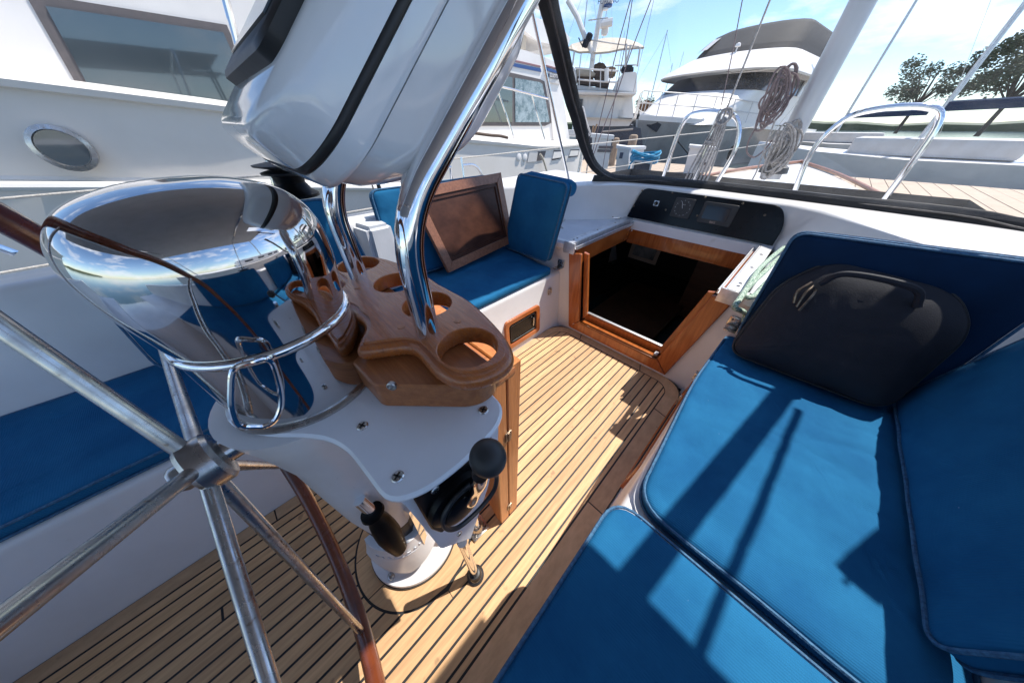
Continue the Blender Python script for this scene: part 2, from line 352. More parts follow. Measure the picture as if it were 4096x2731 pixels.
def screw(parent, c, nrm, r=.006, name='screw', m='stainless'):
    nrm = Vector(nrm).normalized(); rot = nrm.to_track_quat('Z', 'Y').to_matrix()
    bm = B_(); lathe(bm, [(r, -.001), (r, .0006), (r * .82, .0022), (r * .3, .0026)], c, 14, rot)
    for a in (0, pi / 2):
        q = rot @ Matrix.Rotation(a + .5, 3, 'Z'); box(bm, Vector(c) + nrm * .0027, (r * 1.25, r * .3, .0006), q)
    o = obj(name, bm, m, parent); o.data.materials.append(M['recess'])
    for k, p in enumerate(o.data.polygons):
        if k >= 44: p.material_index = 1
    return o
def ribbon(bm, path, width, thick, nrm):
    path = [Vector(p) for p in path]; nrm = Vector(nrm).normalized(); rings = []
    for i, p in enumerate(path):
        d = (path[min(i + 1, len(path) - 1)] - path[max(i - 1, 0)]).normalized(); s = d.cross(nrm).normalized(); u = s.cross(d)
        w_ = width[i] if isinstance(width, list) else width
        rings.append([bm.verts.new(p + s * w_ / 2 * a + u * thick / 2 * b) for a, b in ((-1, -.4), (-.8, -1), (.8, -1), (1, -.4), (1, .4), (.8, 1), (-.8, 1), (-1, .4))])
    for A, B in zip(rings, rings[1:]):
        for j in range(8): bm.faces.new((A[j], A[(j + 1) % 8], B[(j + 1) % 8], B[j]))
    bm.faces.new(rings[0][::-1]); bm.faces.new(rings[-1])
def pad(bm, outline, z0, z1, puff=.006, wr=.003, er=.02, rings=22, seed=0, fr=None, wfreq=9):
    """soft cushion: rounded outline, rounded top and bottom edges, puffed and wrinkled top. fr: matrix applied at the end"""
    n = len(outline); cx = sum(p[0] for p in outline) / n; cy = sum(p[1] for p in outline) / n
    lv = [(inset(outline, er * .6), z0), (inset(outline, er * .15), z0 + er * .35), (outline, z0 + er), (outline, z1 - er * .9), (inset(outline, er * .2), z1 - er * .3), (inset(outline, er * .7), z1)]
    ip = inset(outline, er * .7); R = []
    for pl, h in lv: R.append([Vector((p[0], p[1], h)) for p in pl])
    for k in range(1, rings + 1):
        s = 1 - k / rings * .985; R.append([Vector((cx + (p[0] - cx) * s, cy + (p[1] - cy) * s, z1 + puff * (1 - s ** 4))) for p in ip])
    for i, ring in enumerate(R):
        if i >= 3:
            for v in ring:
                a = noise.noise(Vector((v.x * wfreq + seed, v.y * wfreq * .45, seed))) * wr + noise.noise(Vector((v.x * 30 + seed, v.y * 9, 3))) * wr * .35 - max(0, .1 - abs(noise.noise(Vector((v.x * 2.2 + v.y * 1.1 + seed, v.y * 9 - v.x * 3, seed * 2))))) * wr * 7
                v.z += a
    vs = [[bm.verts.new((fr @ v) if fr else v) for v in ring] for ring in R]
    for A, B in zip(vs, vs[1:]):
        for i in range(n): bm.faces.new((A[i], A[(i + 1) % n], B[(i + 1) % n], B[i]))
    bm.faces.new(vs[0][::-1]); bm.faces.new(vs[-1])
def dense(poly, step=.02):
    out = []; n = len(poly)
    for i in range(n):
        a = Vector(poly[i]); b = Vector(poly[(i + 1) % n]); k = max(1, int((b - a).length / step))
        for j in range(k): out.append(tuple(a + (b - a) * j / k))
    return out
def cushion(name, label, outline, z0, z1, fr=None, loc=None, m='blue', group=None, wr=.003, puff=.006, rad=.04, seed=0, piping=True, er=.018):
    ol = dense(rpoly(outline, rad, 6), .022)
    L0 = loc or (fr @ Vector((outline[0][0], outline[0][1], z0)) if fr else Vector((outline[0][0], outline[0][1], z0)))
    t = thing(name, label, 'cushion', L0, group)
    bm = B_(); pad(bm, ol, z0, z1, puff, wr, er, seed=seed, fr=fr); obj('cover', bm, m, t, angle=80)
    if piping:
        for zz in (z1 - er * .35, z0 + er * .4):
            pp = [Vector((p[0], p[1], zz + noise.noise(Vector((p[0] * 9 + seed, p[1] * 4, seed))) * wr)) for p in inset(ol, -.0015)]
            if fr: pp = [fr @ p for p in pp]
            bm = B_(); tube(bm, pp, .0042, 6, closed=True); obj('piping', bm, 'piping', t)
    return t

# ================================================================== SOLE (teak deck planks)
SX0, SX1, SY0, SY1 = -1.0, -.015, -1.25, 1.527
bm = B_(); prism(bm, rpoly([(SX0, SY0), (SX1, SY0), (SX1, SY1), (SX0, SY1)], [.02, .02, .13, .15], 8), -.03, -.0012)
sole = struct('sole', bm, 'caulk', smooth=False)
def part_of(name, bm, m, parent): return obj(name, bm, m, parent, smooth=False)
IX0, IX1, IY1 = -.944, -.0885, 1.463     # inner rectangle edges, front seam
def arc_end(x):
    """front end of a plank at x, following the rounded margin seam"""
    r = .1; a = IX0 + r; b = IX1 - r * .9
    if x < a: return IY1 - r + sqrt(max(0, r * r - (a - x) ** 2))
    if x > b: return IY1 - r * .9 + sqrt(max(0, (r * .9) ** 2 - (x - b) ** 2))
    return IY1
PED = (-.5, -.04)
seams = [IX0] + [-.9075 + .0442 * i for i in range(19)] + [IX1]
g = .0036
for i in range(len(seams) - 1):
    a = seams[i] + g; b = seams[i + 1] - g
    if b - a < .012: continue
    xs = [a + (b - a) * k / 3 for k in range(4)]
    ysplit = [SY0 + .02]
    rr = random.Random(i * 5 + 1)
    if i % 3 == 1: ysplit.append(-.62 + rr.random() * .1)
    ysplit.append(None)
    # the round pad under the pedestal interrupts planks
    dxs = [abs(x - PED[0]) for x in xs]
    segs = []
    if min(dxs) < .2165:
        segs = [(ysplit[0], 'lo'), ('hi', None)]
    def ring(x, s):
        d = .2185 ** 2 - (x - PED[0]) ** 2
        return PED[1] + s * (sqrt(d) if d > 0 else 0)
    if segs:
        lo = [(x, SY0 + .02) for x in xs] + [(x, ring(x, -1) - .001) for x in xs[::-1]]
        hi = [(x, ring(x, 1) + .001) for x in xs] + [(x, arc_end(x) - g) for x in xs[::-1]]
        polys = [lo, hi]
    elif len(ysplit) == 3:
        polys = [[(a, ysplit[0]), (b, ysplit[0]), (b, ysplit[1] - g), (a, ysplit[1] - g)], [(x, ysplit[1] + g) for x in xs] + [(x, arc_end(x) - g) for x in xs[::-1]]]
    else: polys = [[(x, ysplit[0]) for x in xs] + [(x, arc_end(x) - g) for x in xs[::-1]]]
    for pl in polys:
        bm = B_(); prism(bm, pl, -.012, .0 + rr.random() * .0004, bev=.0006); part_of('plank', bm, 'teak_deck', sole)
# round pad boards under the pedestal
R0 = .2125
for a, b in ((-R0, -.075), (-.0715, .052), (.0555, R0)):
    k = 14; xs = [a + (b - a) * j / k for j in range(k + 1)]
    up = [(PED[0] + x, PED[1] + sqrt(max(0, R0 ** 2 - x * x))) for x in xs]; dn = [(PED[0] + x, PED[1] - sqrt(max(0, R0 ** 2 - x * x))) for x in xs[::-1]]
    pl = up + dn; pl = [p for q, p in enumerate(pl) if (Vector(p) - Vector(pl[q - 1])).length > 1e-4]
    bm = B_(); prism(bm, pl, -.012, .0006); part_of('plank', bm, 'teak_deck', sole)
# margin boards: port, two corners with the front boards, starboard
def band(path_out, path_in): return path_out + path_in[::-1]
def arcpts(cx, cy, r, a0, a1, n=8): return [(cx + r * cos(radians(a0 + (a1 - a0) * i / n)), cy + r * sin(radians(a0 + (a1 - a0) * i / n))) for i in range(n + 1)]
mb = []
for y0, y1 in ((SY0 + .02, -.42), (-.415, .42), (.425, 1.235)): mb.append([(SX0 + .002, y0), (IX0 - g, y0), (IX0 - g, y1), (SX0 + .002, y1)])
mb.append([(SX0 + .002, 1.24)] + arcpts(SX0 + .152, SY1 - .152, .15, 180, 90) + [(-.775, SY1 - .002), (-.75, IY1 + g)] + [(x, y + .003) for x, y in arcpts(IX0 + .1, IY1 - .1, .1, 90, 180)][:] + [(IX0 - g, 1.24)])
mb.append([(-.75 + .006, IY1 + g), (-.775 + .006, SY1 - .002), (-.305, SY1 - .002), (-.282, IY1 + g)])
mb.append([(-.276, IY1 + g), (-.299, SY1 - .002)] + arcpts(SX1 - .132, SY1 - .132, .13, 90, 0) + [(SX1 - .002, 1.222), (IX1 + g, 1.236)] + [(x + .003, y + .002) for x, y in arcpts(IX1 - .09, IY1 - .09, .09, 0, 90)])
mb.append([(IX1 + g, .55), (SX1 - .002, .55), (SX1 - .002, 1.216), (IX1 + g, 1.23)])
mb.append([(IX1 + g, -.4), (SX1 - .002, -.4), (SX1 - .002, .545), (IX1 + g, .545)])
mb.append([(IX1 + g, SY0 + .02), (SX1 - .002, SY0 + .02), (SX1 - .002, -.405), (IX1 + g, -.405)])
for pl in mb:
    bm = B_(); prism(bm, pl, -.012, .0004, bev=.0006); part_of('margin_board', bm, 'teak_margin', sole)

# ================================================================== COCKPIT MOULDING
SEAT = .435; DECK = .65; COAM = .86; ROOF = .885
def struct_poly(name, m, faces):
    bm = B_()
    for f in faces: quad(bm, *f)
    bmesh.ops.remove_doubles(bm, verts=bm.verts, dist=1e-5)
    return bm
# side shells swept along y: profile x,z for the port side (mirrored about -.508 for starboard)
CL = -.508
def sweep(prof, ys, closed=False, cap=True):
    bm = B_(); R = [[bm.verts.new((p[0], y, p[1])) for p in prof] for y in ys]
    for A, B in zip(R, R[1:]):
        for i in range(len(prof) - 1): bm.faces.new((A[i], A[i + 1], B[i + 1], B[i]))
    return bm
port = rpoly([(-.985, -.03), (-1.002, .0), (-1.04, SEAT), (-1.60, SEAT), (-1.675, COAM), (-1.93, COAM - .02), (-1.97, .56), (-2.3, .5), (-2.33, .6)][0:], [0, 0, .03, .04, .03, .05, .05, .01, 0], 5)
bm = sweep(port, [-2.6, -1.2, -.4, .4, 1.0, 1.53]); pm = struct('cockpit_port_side', bm, 'gelcoat')
stbd = [(2 * CL - x - .012 * 0, z) for x, z in port]
stbd = rpoly([(-.028, -.03), (-.008, 0), (.012, SEAT), (.60, SEAT), (.665, COAM), (.92, COAM - .02), (.96, .56), (1.3, .5), (1.33, .6)], [0, 0, .03, .04, .03, .05, .05, .01, 0], 5)
bm = sweep(stbd, [-2.6, -1.2, -.4, .4, 1.0, 1.53]); sm_ = struct('cockpit_starboard_side', bm, 'gelcoat')
# aft helm seat block
bm = B_(); box(bm, (-.5, -1.75, .2), (1.06, 1.0, .47), bev=.03); struct('aft_seat_block', bm, 'gelcoat')
# hull sides down to the water
bm = B_()
for x0, x1 in ((-2.31, -2.0), (1.31, 1.0)):
    quad(bm, (x0, -3, .5), (x0, 3, .47), (x1 * 1, 3, -.45), (x1 * 1, -3, -.45))
    quad(bm, (x0, 3, .47), (CL + (x0 - CL) * .57, 7.2, .45), (CL + (x0 - CL) * .4, 7.2, -.45), (x1, 3, -.45))
    quad(bm, (CL + (x0 - CL) * .57, 7.2, .45), (CL, 9.95, .58), (CL, 9.0, -.45), (CL + (x0 - CL) * .4, 7.2, -.45))
struct('sailboat_hull', bm, 'gelcoat', smooth=False)
# bulkhead with the companionway opening
bm = B_(); FB = 1.525
def wallpoly(pts, y0=FB, y1=FB + .03):
    hexa(bm, [(x, y0, z) for x, z in pts], [(x, y1, z) for x, z in pts])
wallpoly([(-1.04, 0), (-.87, 0), (-.965, DECK), (-1.04, DECK)]); wallpoly([(-2.3, .3), (-1.04, .3), (-1.04, DECK), (-2.3, DECK)])
wallpoly([(-.15, 0), (.012, 0), (.012, DECK), (-.05, DECK)]); wallpoly([(.012, .3), (1.3, .3), (1.3, DECK), (.012, DECK)])
wallpoly([(-1.04, -.03), (.012, -.03), (.012, .05), (-1.04, .05)], FB + .002, FB + .028)
struct('cabin_bulkhead', bm, 'gelcoat', smooth=False)
# bridge deck around the hatch, nonskid
bm = B_()
prism(bm, rpoly([(-1.9, 1.53), (-1.0, 1.53), (-.99, 2.35), (-1.0, 2.46), (-1.9, 2.46)], [0, .02, 0, 0, 0]), DECK - .03, DECK, bev=.004)
prism(bm, [(.0, 1.53), (.95, 1.53), (.95, 2.46), (.0, 2.46)], DECK - .03, DECK, bev=.004)
struct('bridge_deck', bm, 'gelcoat_step', smooth=False)
# white rims of the bridge deck
bm = B_()
for x0, x1 in ((-1.6, -1.0), (.0, .9)): prism(bm, [(x0, 1.50), (x1, 1.50), (x1, 1.56), (x0, 1.56)], DECK - .05, DECK + .003, bev=.012)
struct('bridge_deck_rim', bm, 'gelcoat')
# coachroof and its upstand: outline seen from above at the foot of the upstand
up_foot = [(-2.0, 1.50), (-1.68, 1.56), (-1.36, 1.93), (-1.03, 2.28), (-1.0, 2.375), (-.02, 2.375), (.0, 2.28), (.33, 1.93), (.66, 1.56), (1.0, 1.5)]
up_top = [(-2.0, 1.50), (-1.70, 1.60), (-1.38, 1.98), (-1.10, 2.34), (-.97, 2.43), (-.06, 2.43), (.08, 2.34), (.35, 1.98), (.68, 1.60), (1.0, 1.5)]
bm = B_(); lv = []
def off(pl, dy): return [(x, y + dy) for x, y in pl]
rows = [[(x, y, DECK - .02) for x, y in up_foot], [(x, y + .004, DECK + .012) for x, y in up_foot], [(x, y + .02, DECK + .03) for x, y in up_foot],
        [(x, y, ROOF - .015) for x, y in up_top], [(x, y + .012, ROOF - .002) for x, y in up_top], [(x, y + .035, ROOF + .004) for x, y in up_top],
        [(CL + (x - CL) * (1.03 if abs(x - CL) > .6 else 1), max(y + .3, 2.68), ROOF + .004) for x, y in up_top], [(CL + (x - CL) * .97, max(y + .5, 3.1), .80) for x, y in up_top]]
end = [(CL + (x - CL) * .72, 5.4, .50) for x, y in up_top]; rows.append(end); rows.append([(CL + (x - CL) * .7, 5.7, .3) for x, y in up_top])
R = [[bm.verts.new(p) for p in r] for r in rows]
for A, B in zip(R, R[1:]):
    for i in range(len(A) - 1): bm.faces.new((A[i], A[i + 1], B[i + 1], B[i]))
struct('coachroof', bm, 'gelcoat')
bm = B_()    # coachroof side walls and side decks
for s in (-1, 1):
    xa = CL + s * 1.49; xb = CL + s * 1.8
    quad(bm, (xa, 1.5, ROOF - .02), (xa - s * .1, 2.9, .8), (xa, 2.9, .4), (xa, 1.5, .4)); quad(bm, (xa - s * .1, 2.9, .8), (CL + s * 1.05, 5.4, .5), (CL + s * 1.1, 5.7, .3), (xa, 2.9, .4))
    quad(bm, (xa + s * .02 - s * .3, 1.5, .46), (CL + s * 1.0, 5.7, .40), (CL + s * 1.42, 5.7, .42), (CL + s * 1.8, 1.5, .48))
quad(bm, (CL - 1.42, 5.7, .42), (CL + 1.42, 5.7, .42), (CL + .75, 8.3, .5), (CL - .75, 8.3, .5))
quad(bm, (CL - .75, 8.3, .5), (CL + .75, 8.3, .5), (CL + .02, 9.9, .58), (CL - .02, 9.9, .58))
struct('foredeck', bm, 'gelcoat', smooth=False)
t = thing('toe_rail', 'orange brown teak toe rail running along the edge of the white foredeck', 'rail', (CL - 1.4, 5.7, .6))
for s in (-1, 1):
    bm = B_(); tube(bm, smoothpath([(CL + s * 1.82, 1.5, .52), (CL + s * 1.44, 5.7, .46), (CL + s * .77, 8.3, .54), (CL, 9.95, .62)]), .03, 8); obj('rail_board', bm, 'teak_rail', t)
# nonskid patch and handrail on the coachroof

# ---- cabin interior, dark
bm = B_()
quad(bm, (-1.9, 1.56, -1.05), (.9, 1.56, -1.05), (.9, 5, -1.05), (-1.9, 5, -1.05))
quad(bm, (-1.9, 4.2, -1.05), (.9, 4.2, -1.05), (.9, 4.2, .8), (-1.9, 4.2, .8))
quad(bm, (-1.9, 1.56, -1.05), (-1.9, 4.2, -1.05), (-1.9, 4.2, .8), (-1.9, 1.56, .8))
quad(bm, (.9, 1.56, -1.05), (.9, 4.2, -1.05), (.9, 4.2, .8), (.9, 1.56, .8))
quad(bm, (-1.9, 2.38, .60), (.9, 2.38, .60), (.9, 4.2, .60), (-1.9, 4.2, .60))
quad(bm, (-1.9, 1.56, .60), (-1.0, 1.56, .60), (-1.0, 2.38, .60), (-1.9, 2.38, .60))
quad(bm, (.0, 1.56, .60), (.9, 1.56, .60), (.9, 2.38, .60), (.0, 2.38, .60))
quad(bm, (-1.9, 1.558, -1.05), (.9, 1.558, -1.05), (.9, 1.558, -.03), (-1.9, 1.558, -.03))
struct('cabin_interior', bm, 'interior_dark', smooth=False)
t = thing('saloon_table', 'dark wooden saloon table with rounded corner below deck', 'table', (-.8, 2.6, -1.05))
bm = B_(); prism(bm, rpoly([(-1.15, 2.1), (-.45, 2.1), (-.45, 3.4), (-1.15, 3.4)], .12), -.36, -.33, bev=.006); obj('table_top', bm, 'interior', t)
bm = B_(); box(bm, (-.8, 2.75, -.7), (.1, .8, .69)); obj('pedestal', bm, 'interior', t)
t = thing('settee', 'dark padded settee along the port side below deck', 'settee', (-1.6, 2.6, -1.05))
bm = B_(); box(bm, (-1.6, 2.8, -.72), (.5, 2.2, .65), bev=.04); obj('seat_base', bm, 'interior_dark', t)
bm = B_(); box(bm, (-1.82, 2.8, -.2), (.1, 2.2, .45), bev=.03); obj('seat_back', bm, 'interior_dark', t)
t = thing('door_panel', 'dark cabin door and narrow locker panel standing below deck', 'door', (-.25, 3.1, -1.05))
bm = B_(); box(bm, (-.3, 3.2, -.25), (.42, .03, 1.6)); obj('panel', bm, 'interior', t)
bm = B_(); box(bm, (.15, 3.2, -.25), (.4, .03, 1.6)); obj('panel', bm, 'interior_dark', t)
t = thing('picture_frame', 'framed pale bordered photograph hanging at the top of the dark cabin', 'picture', (-.99, 2.9, .3))
fc = P(645, 250, y=3.3); fr_ = frame(fc, (1, 0, -.02), (0, .1, 1))
bm = B_()
for cx, cy, sx, sy in ((0, .105, .34, .04), (0, -.105, .34, .04), (-.15, 0, .04, .17), (.15, 0, .04, .17)): box(bm, (cx, cy, 0), (sx, sy, .012))
for v in bm.verts: v.co = fr_ @ v.co
obj('mount', bm, 'interior_pale', t)
bm = B_(); box(bm, (0, 0, -.004), (.26, .17, .006))
for v in bm.verts: v.co = fr_ @ v.co
obj('print', bm, 'photo', t)

# ================================================================== COMPANIONWAY
t = thing('companionway_frame', 'varnished teak frame round the open companionway in the white bulkhead', 'door frame', (-.5, 1.51, .03))
y0, y1 = 1.502, 1.5245
def yb(pts, ya, yb_, m, nm, bev=.003, parent=None):
    bm = B_(); prism(bm, pts, ya, yb_, bev=bev, axis='y'); return obj(nm, bm, m, parent or t, smooth=True, angle=30)
yb([(-.884, .031), (-.143, .031), (-.185, .0725), (-.222, .114), (-.803, .114), (-.845, .0725)], y0, y1, 'teak_varnish', 'sill')
yb([(-.884, .0335), (-.8045, .116), (-.878, .602), (-.885, .608), (-.972, .588)], y0, y1, 'teak_stile', 'stile')
yb([(-.2215, .1165), (-.143, .0335), (-.036, .588), (-.10, .612), (-.122, .606)], y0, y1 - .004, 'teak_stile', 'stile', bev=.006)
# ledge of the sill and the inner channel
bm = B_(); box(bm, (-.51, 1.5265, .108), (.575, .049, .012), bev=.003); obj('ledge', bm, 'teak_varnish', t)
yb([(-.80, .09), (-.215, .09), (-.212, .157), (-.80, .157)], 1.578, 1.600, 'teak_varnish', 'inner_sill', bev=.002)
yb([(-.80, .12), (-.772, .165), (-.852, .60), (-.885, .606)], 1.545, 1.570, 'teak_stile', 'inner_stile', bev=.003)
yb([(-.215, .12), (-.24, .165), (-.15, .60), (-.12, .606)], 1.545, 1.570, 'teak_stile', 'inner_stile', bev=.003)
bm = B_(); box(bm, (-.503, 1.590, .163), (.572, .02, .008), bev=.002); obj('threshold_strip', bm, 'aluminium', t)
bm = B_(); box(bm, (-.245, 1.548, .12), (.022, .03, .016), bev=.002); obj('block', bm, 'aluminium', t)
# carlings under the hatch rails
for nm, a, b, c in (('carling', (-.955, 1.56), (-.935, 2.33), 0), ('carling', (-.10, 1.56), (-.08, 2.33), 0)):
    bm = B_(); box(bm, ((a[0] + b[0]) / 2, 1.945, .565), (.022, .77, .125), bev=.002); obj(nm, bm, 'teak_varnish', t)
bm = B_(); box(bm, (-.516, 2.345, .53), (.86, .024, .112), bev=.002); obj('header', bm, 'teak_varnish', t)
for x in (-.925, -.115):
    bm = B_(); box(bm, (x, 2.331, .575), (.01, .004, .012)); obj('peg', bm, 'boat_white', t)
# hatch rails
for nm, xo, s, lab in (('hatch_rail', -.985, 1, 'scuffed aluminium hatch slide beside the grey side deck, left of the opening'), ('hatch_rail', -.05, -1, 'sunlit aluminium hatch slide beside the green rope, right of the opening')):
    t2 = thing(nm, lab, 'rail', (xo, 1.5, DECK), 'hatch slides')
    bm = B_(); box(bm, (xo, 1.925, .656), (.06, .85, .014), bev=.002); obj('top_plate', bm, 'gelcoat' if s < 0 else 'aluminium', t2)
    bm = B_(); box(bm, (xo + s * .034, 1.93, .636), (.005, .85, .05)); obj('web', bm, 'aluminium', t2)
    bm = B_(); box(bm, (xo + s * .047, 1.93, .622), (.02, .84, .006), bev=.001); obj('track', bm, 'aluminium', t2)
    bm = B_(); box(bm, (xo + s * .060, 1.93, .632), (.006, .84, .022)); obj('lip', bm, 'aluminium', t2)
    for yy in (1.56, 1.60, 1.86, 2.12): screw(t2, (xo, yy, .664), (0, 0, 1), .008)
    bm = B_(); box(bm, (xo + s * .01, 1.503, .625), (.085, .012, .07), bev=.002); obj('end_plate', bm, 'aluminium', t2)
t2 = thing('hatch_front_bar', 'chipped white bar along the front edge of the open hatch', 'bar', (-.52, 2.34, .6))
bm = B_(); prism(bm, [(2.318, .588), (2.352, .588), (2.362, .652), (2.338, .652)], -.955, -.075, bev=.003, axis='x'); obj('bar', bm, 'gelcoat', t2)
bm = B_(); box(bm, (-.068, 2.335, .625), (.012, .05, .075), bev=.002); obj('end_cap', bm, 'aluminium', t2)

# ================================================================== INSTRUMENT PANEL
pn0 = Vector((-.52, 2.366, .662)); pdir = Vector((0, .048, .214)).normalized(); pnx = Vector((1, 0, 0)); pnn = pnx.cross(pdir)
t = thing('instrument_console', 'glossy black instrument panel above the open hatch with dial, plotter and key switch', 'panel', pn0)
PF = frame(pn0, pnx, pdir)
ol = rpoly([(-.49, 0), (.49, 0), (.49, .12), (.43, .218), (-.435, .218)], [.005, .005, .1, .05, .05], 6)
bm = B_(); prism(bm, ol, -.01, .006, bev=.003)
for v in bm.verts: v.co = PF @ v.co
obj('board', bm, 'black_gloss', t)
def ploc(px, py):
    r = ray(px, py); k = (pn0 - EYE).dot(pnn) / r.dot(pnn); q = EYE + r * k; l = PF.inverted() @ q; return l.x, l.y
C2 = lambda x, y: ((2500 + .2432 * x) / 4, (700 + .2432 * y) / 4)
for q in ((288, 253), (148, 508), (780, 283), (674, 569), (1323, 362), (1190, 663), (1940, 463), (2300, 655)):
    a, b = ploc(*C2(*q)); screw(t, PF @ Vector((a, b, .006)), pnn, .0065, m='brass')
def local(bm, Fm):
    for v in bm.verts: v.co = Fm @ v.co
    return bm
# dial
qs = [ploc(*C2(*q)) for q in ((860, 355), (1175, 405), (1050, 735), (738, 665))]
cx = sum(q[0] for q in qs) / 4; cy = sum(q[1] for q in qs) / 4; dw = (abs(qs[1][0] - qs[0][0]) + abs(qs[2][0] - qs[3][0])) / 2; dh = (abs(qs[0][1] - qs[3][1]) + abs(qs[1][1] - qs[2][1])) / 2
bm = B_(); prism(bm, rpoly([(cx - dw / 2, cy - dh / 2), (cx + dw / 2, cy - dh / 2), (cx + dw / 2, cy + dh / 2), (cx - dw / 2, cy + dh / 2)], .01), .006, .016, bev=.002)
dial = obj('wind_gauge', local(bm, PF), 'bezel', t)
rr_ = min(dw, dh) * .42
bm = B_(); lathe(bm, [(rr_ * 1.03, .0162), (rr_ * 1.03, .0172), (rr_, .0175), (rr_, .0165)], (cx, cy, 0), 40, cap=False); obj('rim', local(bm, PF), 'screen2', dial)
bm = B_()
for k in range(60):
    a = k * pi / 30; L_ = rr_ * (.13 if k % 5 == 0 else .04); w_ = .0022 if k % 5 == 0 else .0012
    if k % 5 and k % 2: continue
    q = Matrix.Rotation(a, 3, 'Z'); box(bm, q @ Vector((0, rr_ * .9, 0)) + Vector((cx, cy, .0172)), (w_, L_, .0006), q)
obj('scale_marks', local(bm, PF), 'dial', dial)
bm = B_(); q = Matrix.Rotation(radians(22), 3, 'Z'); box(bm, q @ Vector((0, rr_ * .38, 0)) + Vector((cx, cy, .018)), (.0032, rr_ * .86, .001), q); obj('needle', local(bm, PF), 'dial', dial)
bm = B_(); tube(bm, [Vector((cx + x * rr_, cy + y * rr_, .0172)) for x, y in ((0, .75), (.2, .35), (.28, 0), (.22, -.6), (-.22, -.6), (-.28, 0), (-.2, .35))], .0005, 4, closed=True); obj('boat_outline', local(bm, PF), 'screen2', dial)
text('B&G', .009, PF @ Matrix.Translation((cx + .004, cy + rr_ * .42, .0172)), 'dial', dial)
# plotter
qs = [ploc(*C2(*q)) for q in ((1330, 420), (1890, 510), (1720, 858), (1180, 765))]
cx = sum(q[0] for q in qs) / 4; cy = sum(q[1] for q in qs) / 4; dw = (abs(qs[1][0] - qs[0][0]) + abs(qs[2][0] - qs[3][0])) / 2; dh = (abs(qs[0][1] - qs[3][1]) + abs(qs[1][1] - qs[2][1])) / 2
bm = B_(); prism(bm, rpoly([(cx - dw / 2, cy - dh / 2), (cx + dw / 2, cy - dh / 2), (cx + dw / 2, cy + dh / 2), (cx - dw / 2, cy + dh / 2)], .012), .006, .018, bev=.002)
plo = obj('chart_plotter', local(bm, PF), 'bezel', t)
bm = B_(); prism(bm, [(cx - dw * .40, cy - dh * .3), (cx + dw * .34, cy - dh * .3), (cx + dw * .34, cy + dh * .34), (cx - dw * .40, cy + dh * .34)], .0181, .0186); obj('screen', local(bm, PF), 'screen', plo)
text('B&G', .019, PF @ Matrix.Translation((cx - dw * .02, cy - dh * .41, .0184)), 'letters_logo', plo)
# key switch
a, b = ploc(*C2(518, 463)); bm = B_(); prism(bm, rpoly([(a - .019, b - .019), (a + .019, b - .019), (a + .019, b + .019), (a - .019, b + .019)], .004), .006, .009, bev=.001); ks = obj('key_switch', local(bm, PF), 'stainless', t)
bm = B_(); lathe(bm, [(.013, .009), (.013, .014), (.009, .016)], (a, b, 0), 20); obj('barrel', local(bm, PF), 'black', ks)
bm = B_(); beam(bm, (a - .002, b - .002, .017), (a - .006, b - .022, .022), .003, .007); obj('key', local(bm, PF), 'stainless', ks)

# ================================================================== LOCKERS, LATCHES, BRACKETS
def locker(name, label, x, ya, yb_, z0, z1, s):
    t = thing(name, label, 'locker', (x, (ya + yb_) / 2, z0), 'open lockers in the seat fronts')
    tilt = lambda z: x - s * .0 - .085 * s * z * .95
    o = rpoly([(ya, z0), (yb_, z0), (yb_, z1), (ya, z1)], .035, 6); i = rpoly([(ya + .035, z0 + .035), (yb_ - .035, z0 + .035), (yb_ - .035, z1 - .035), (ya + .035, z1 - .035)], .022, 6)
    bm = B_(); rows = []
    for pl, h in ((o, -.004), (o, .012), (inset(o, .004), .016), (inset(i, -.004), .016), (i, .012), (i, -.004)): rows.append([bm.verts.new((tilt(q[1]) + s * h, q[0], q[1])) for q in pl])
    for A, B in zip(rows, rows[1:]):
        for k in range(len(A)): bm.faces.new((A[k], A[(k + 1) % len(A)], B[(k + 1) % len(B)], B[k]))
    obj('frame', bm, 'teak_varnish', t)
    bm = B_(); A = [bm.verts.new((tilt(q[1]) + s * .005, q[0], q[1])) for q in i]; bm.faces.new(A); obj('window', bm, 'black_gloss', t)
    bm = B_(); k = rpoly([(ya + .05, z0 + .05), (yb_ - .05, z0 + .05), (yb_ - .05, z1 - .05), (ya + .05, z1 - .05)], .015, 5); tube(bm, [(tilt(q[1]) + s * .008, q[0], q[1]) for q in k], .004, 6, closed=True); obj('gasket', bm, 'rubber', t)
    bm = B_(); box(bm, (tilt((z0 + z1) / 2) + s * .012, yb_ - .07, (z0 + z1) / 2), (.012, .014, .07), bev=.003); obj('catch', bm, 'stainless', t)
locker('seat_locker', 'teak framed dark locker window in the white seat front, nearest the companionway', -1.003, .94, 1.285, .045, .27, 1)
locker('seat_locker', 'teak framed dark locker window half hidden behind the cup holder', -1.003, .42, .81, .045, .27, 1)
locker('seat_locker', 'narrow edge of a teak locker frame below the long sunlit blue cushion', -.008, .66, 1.29, .045, .27, -1)
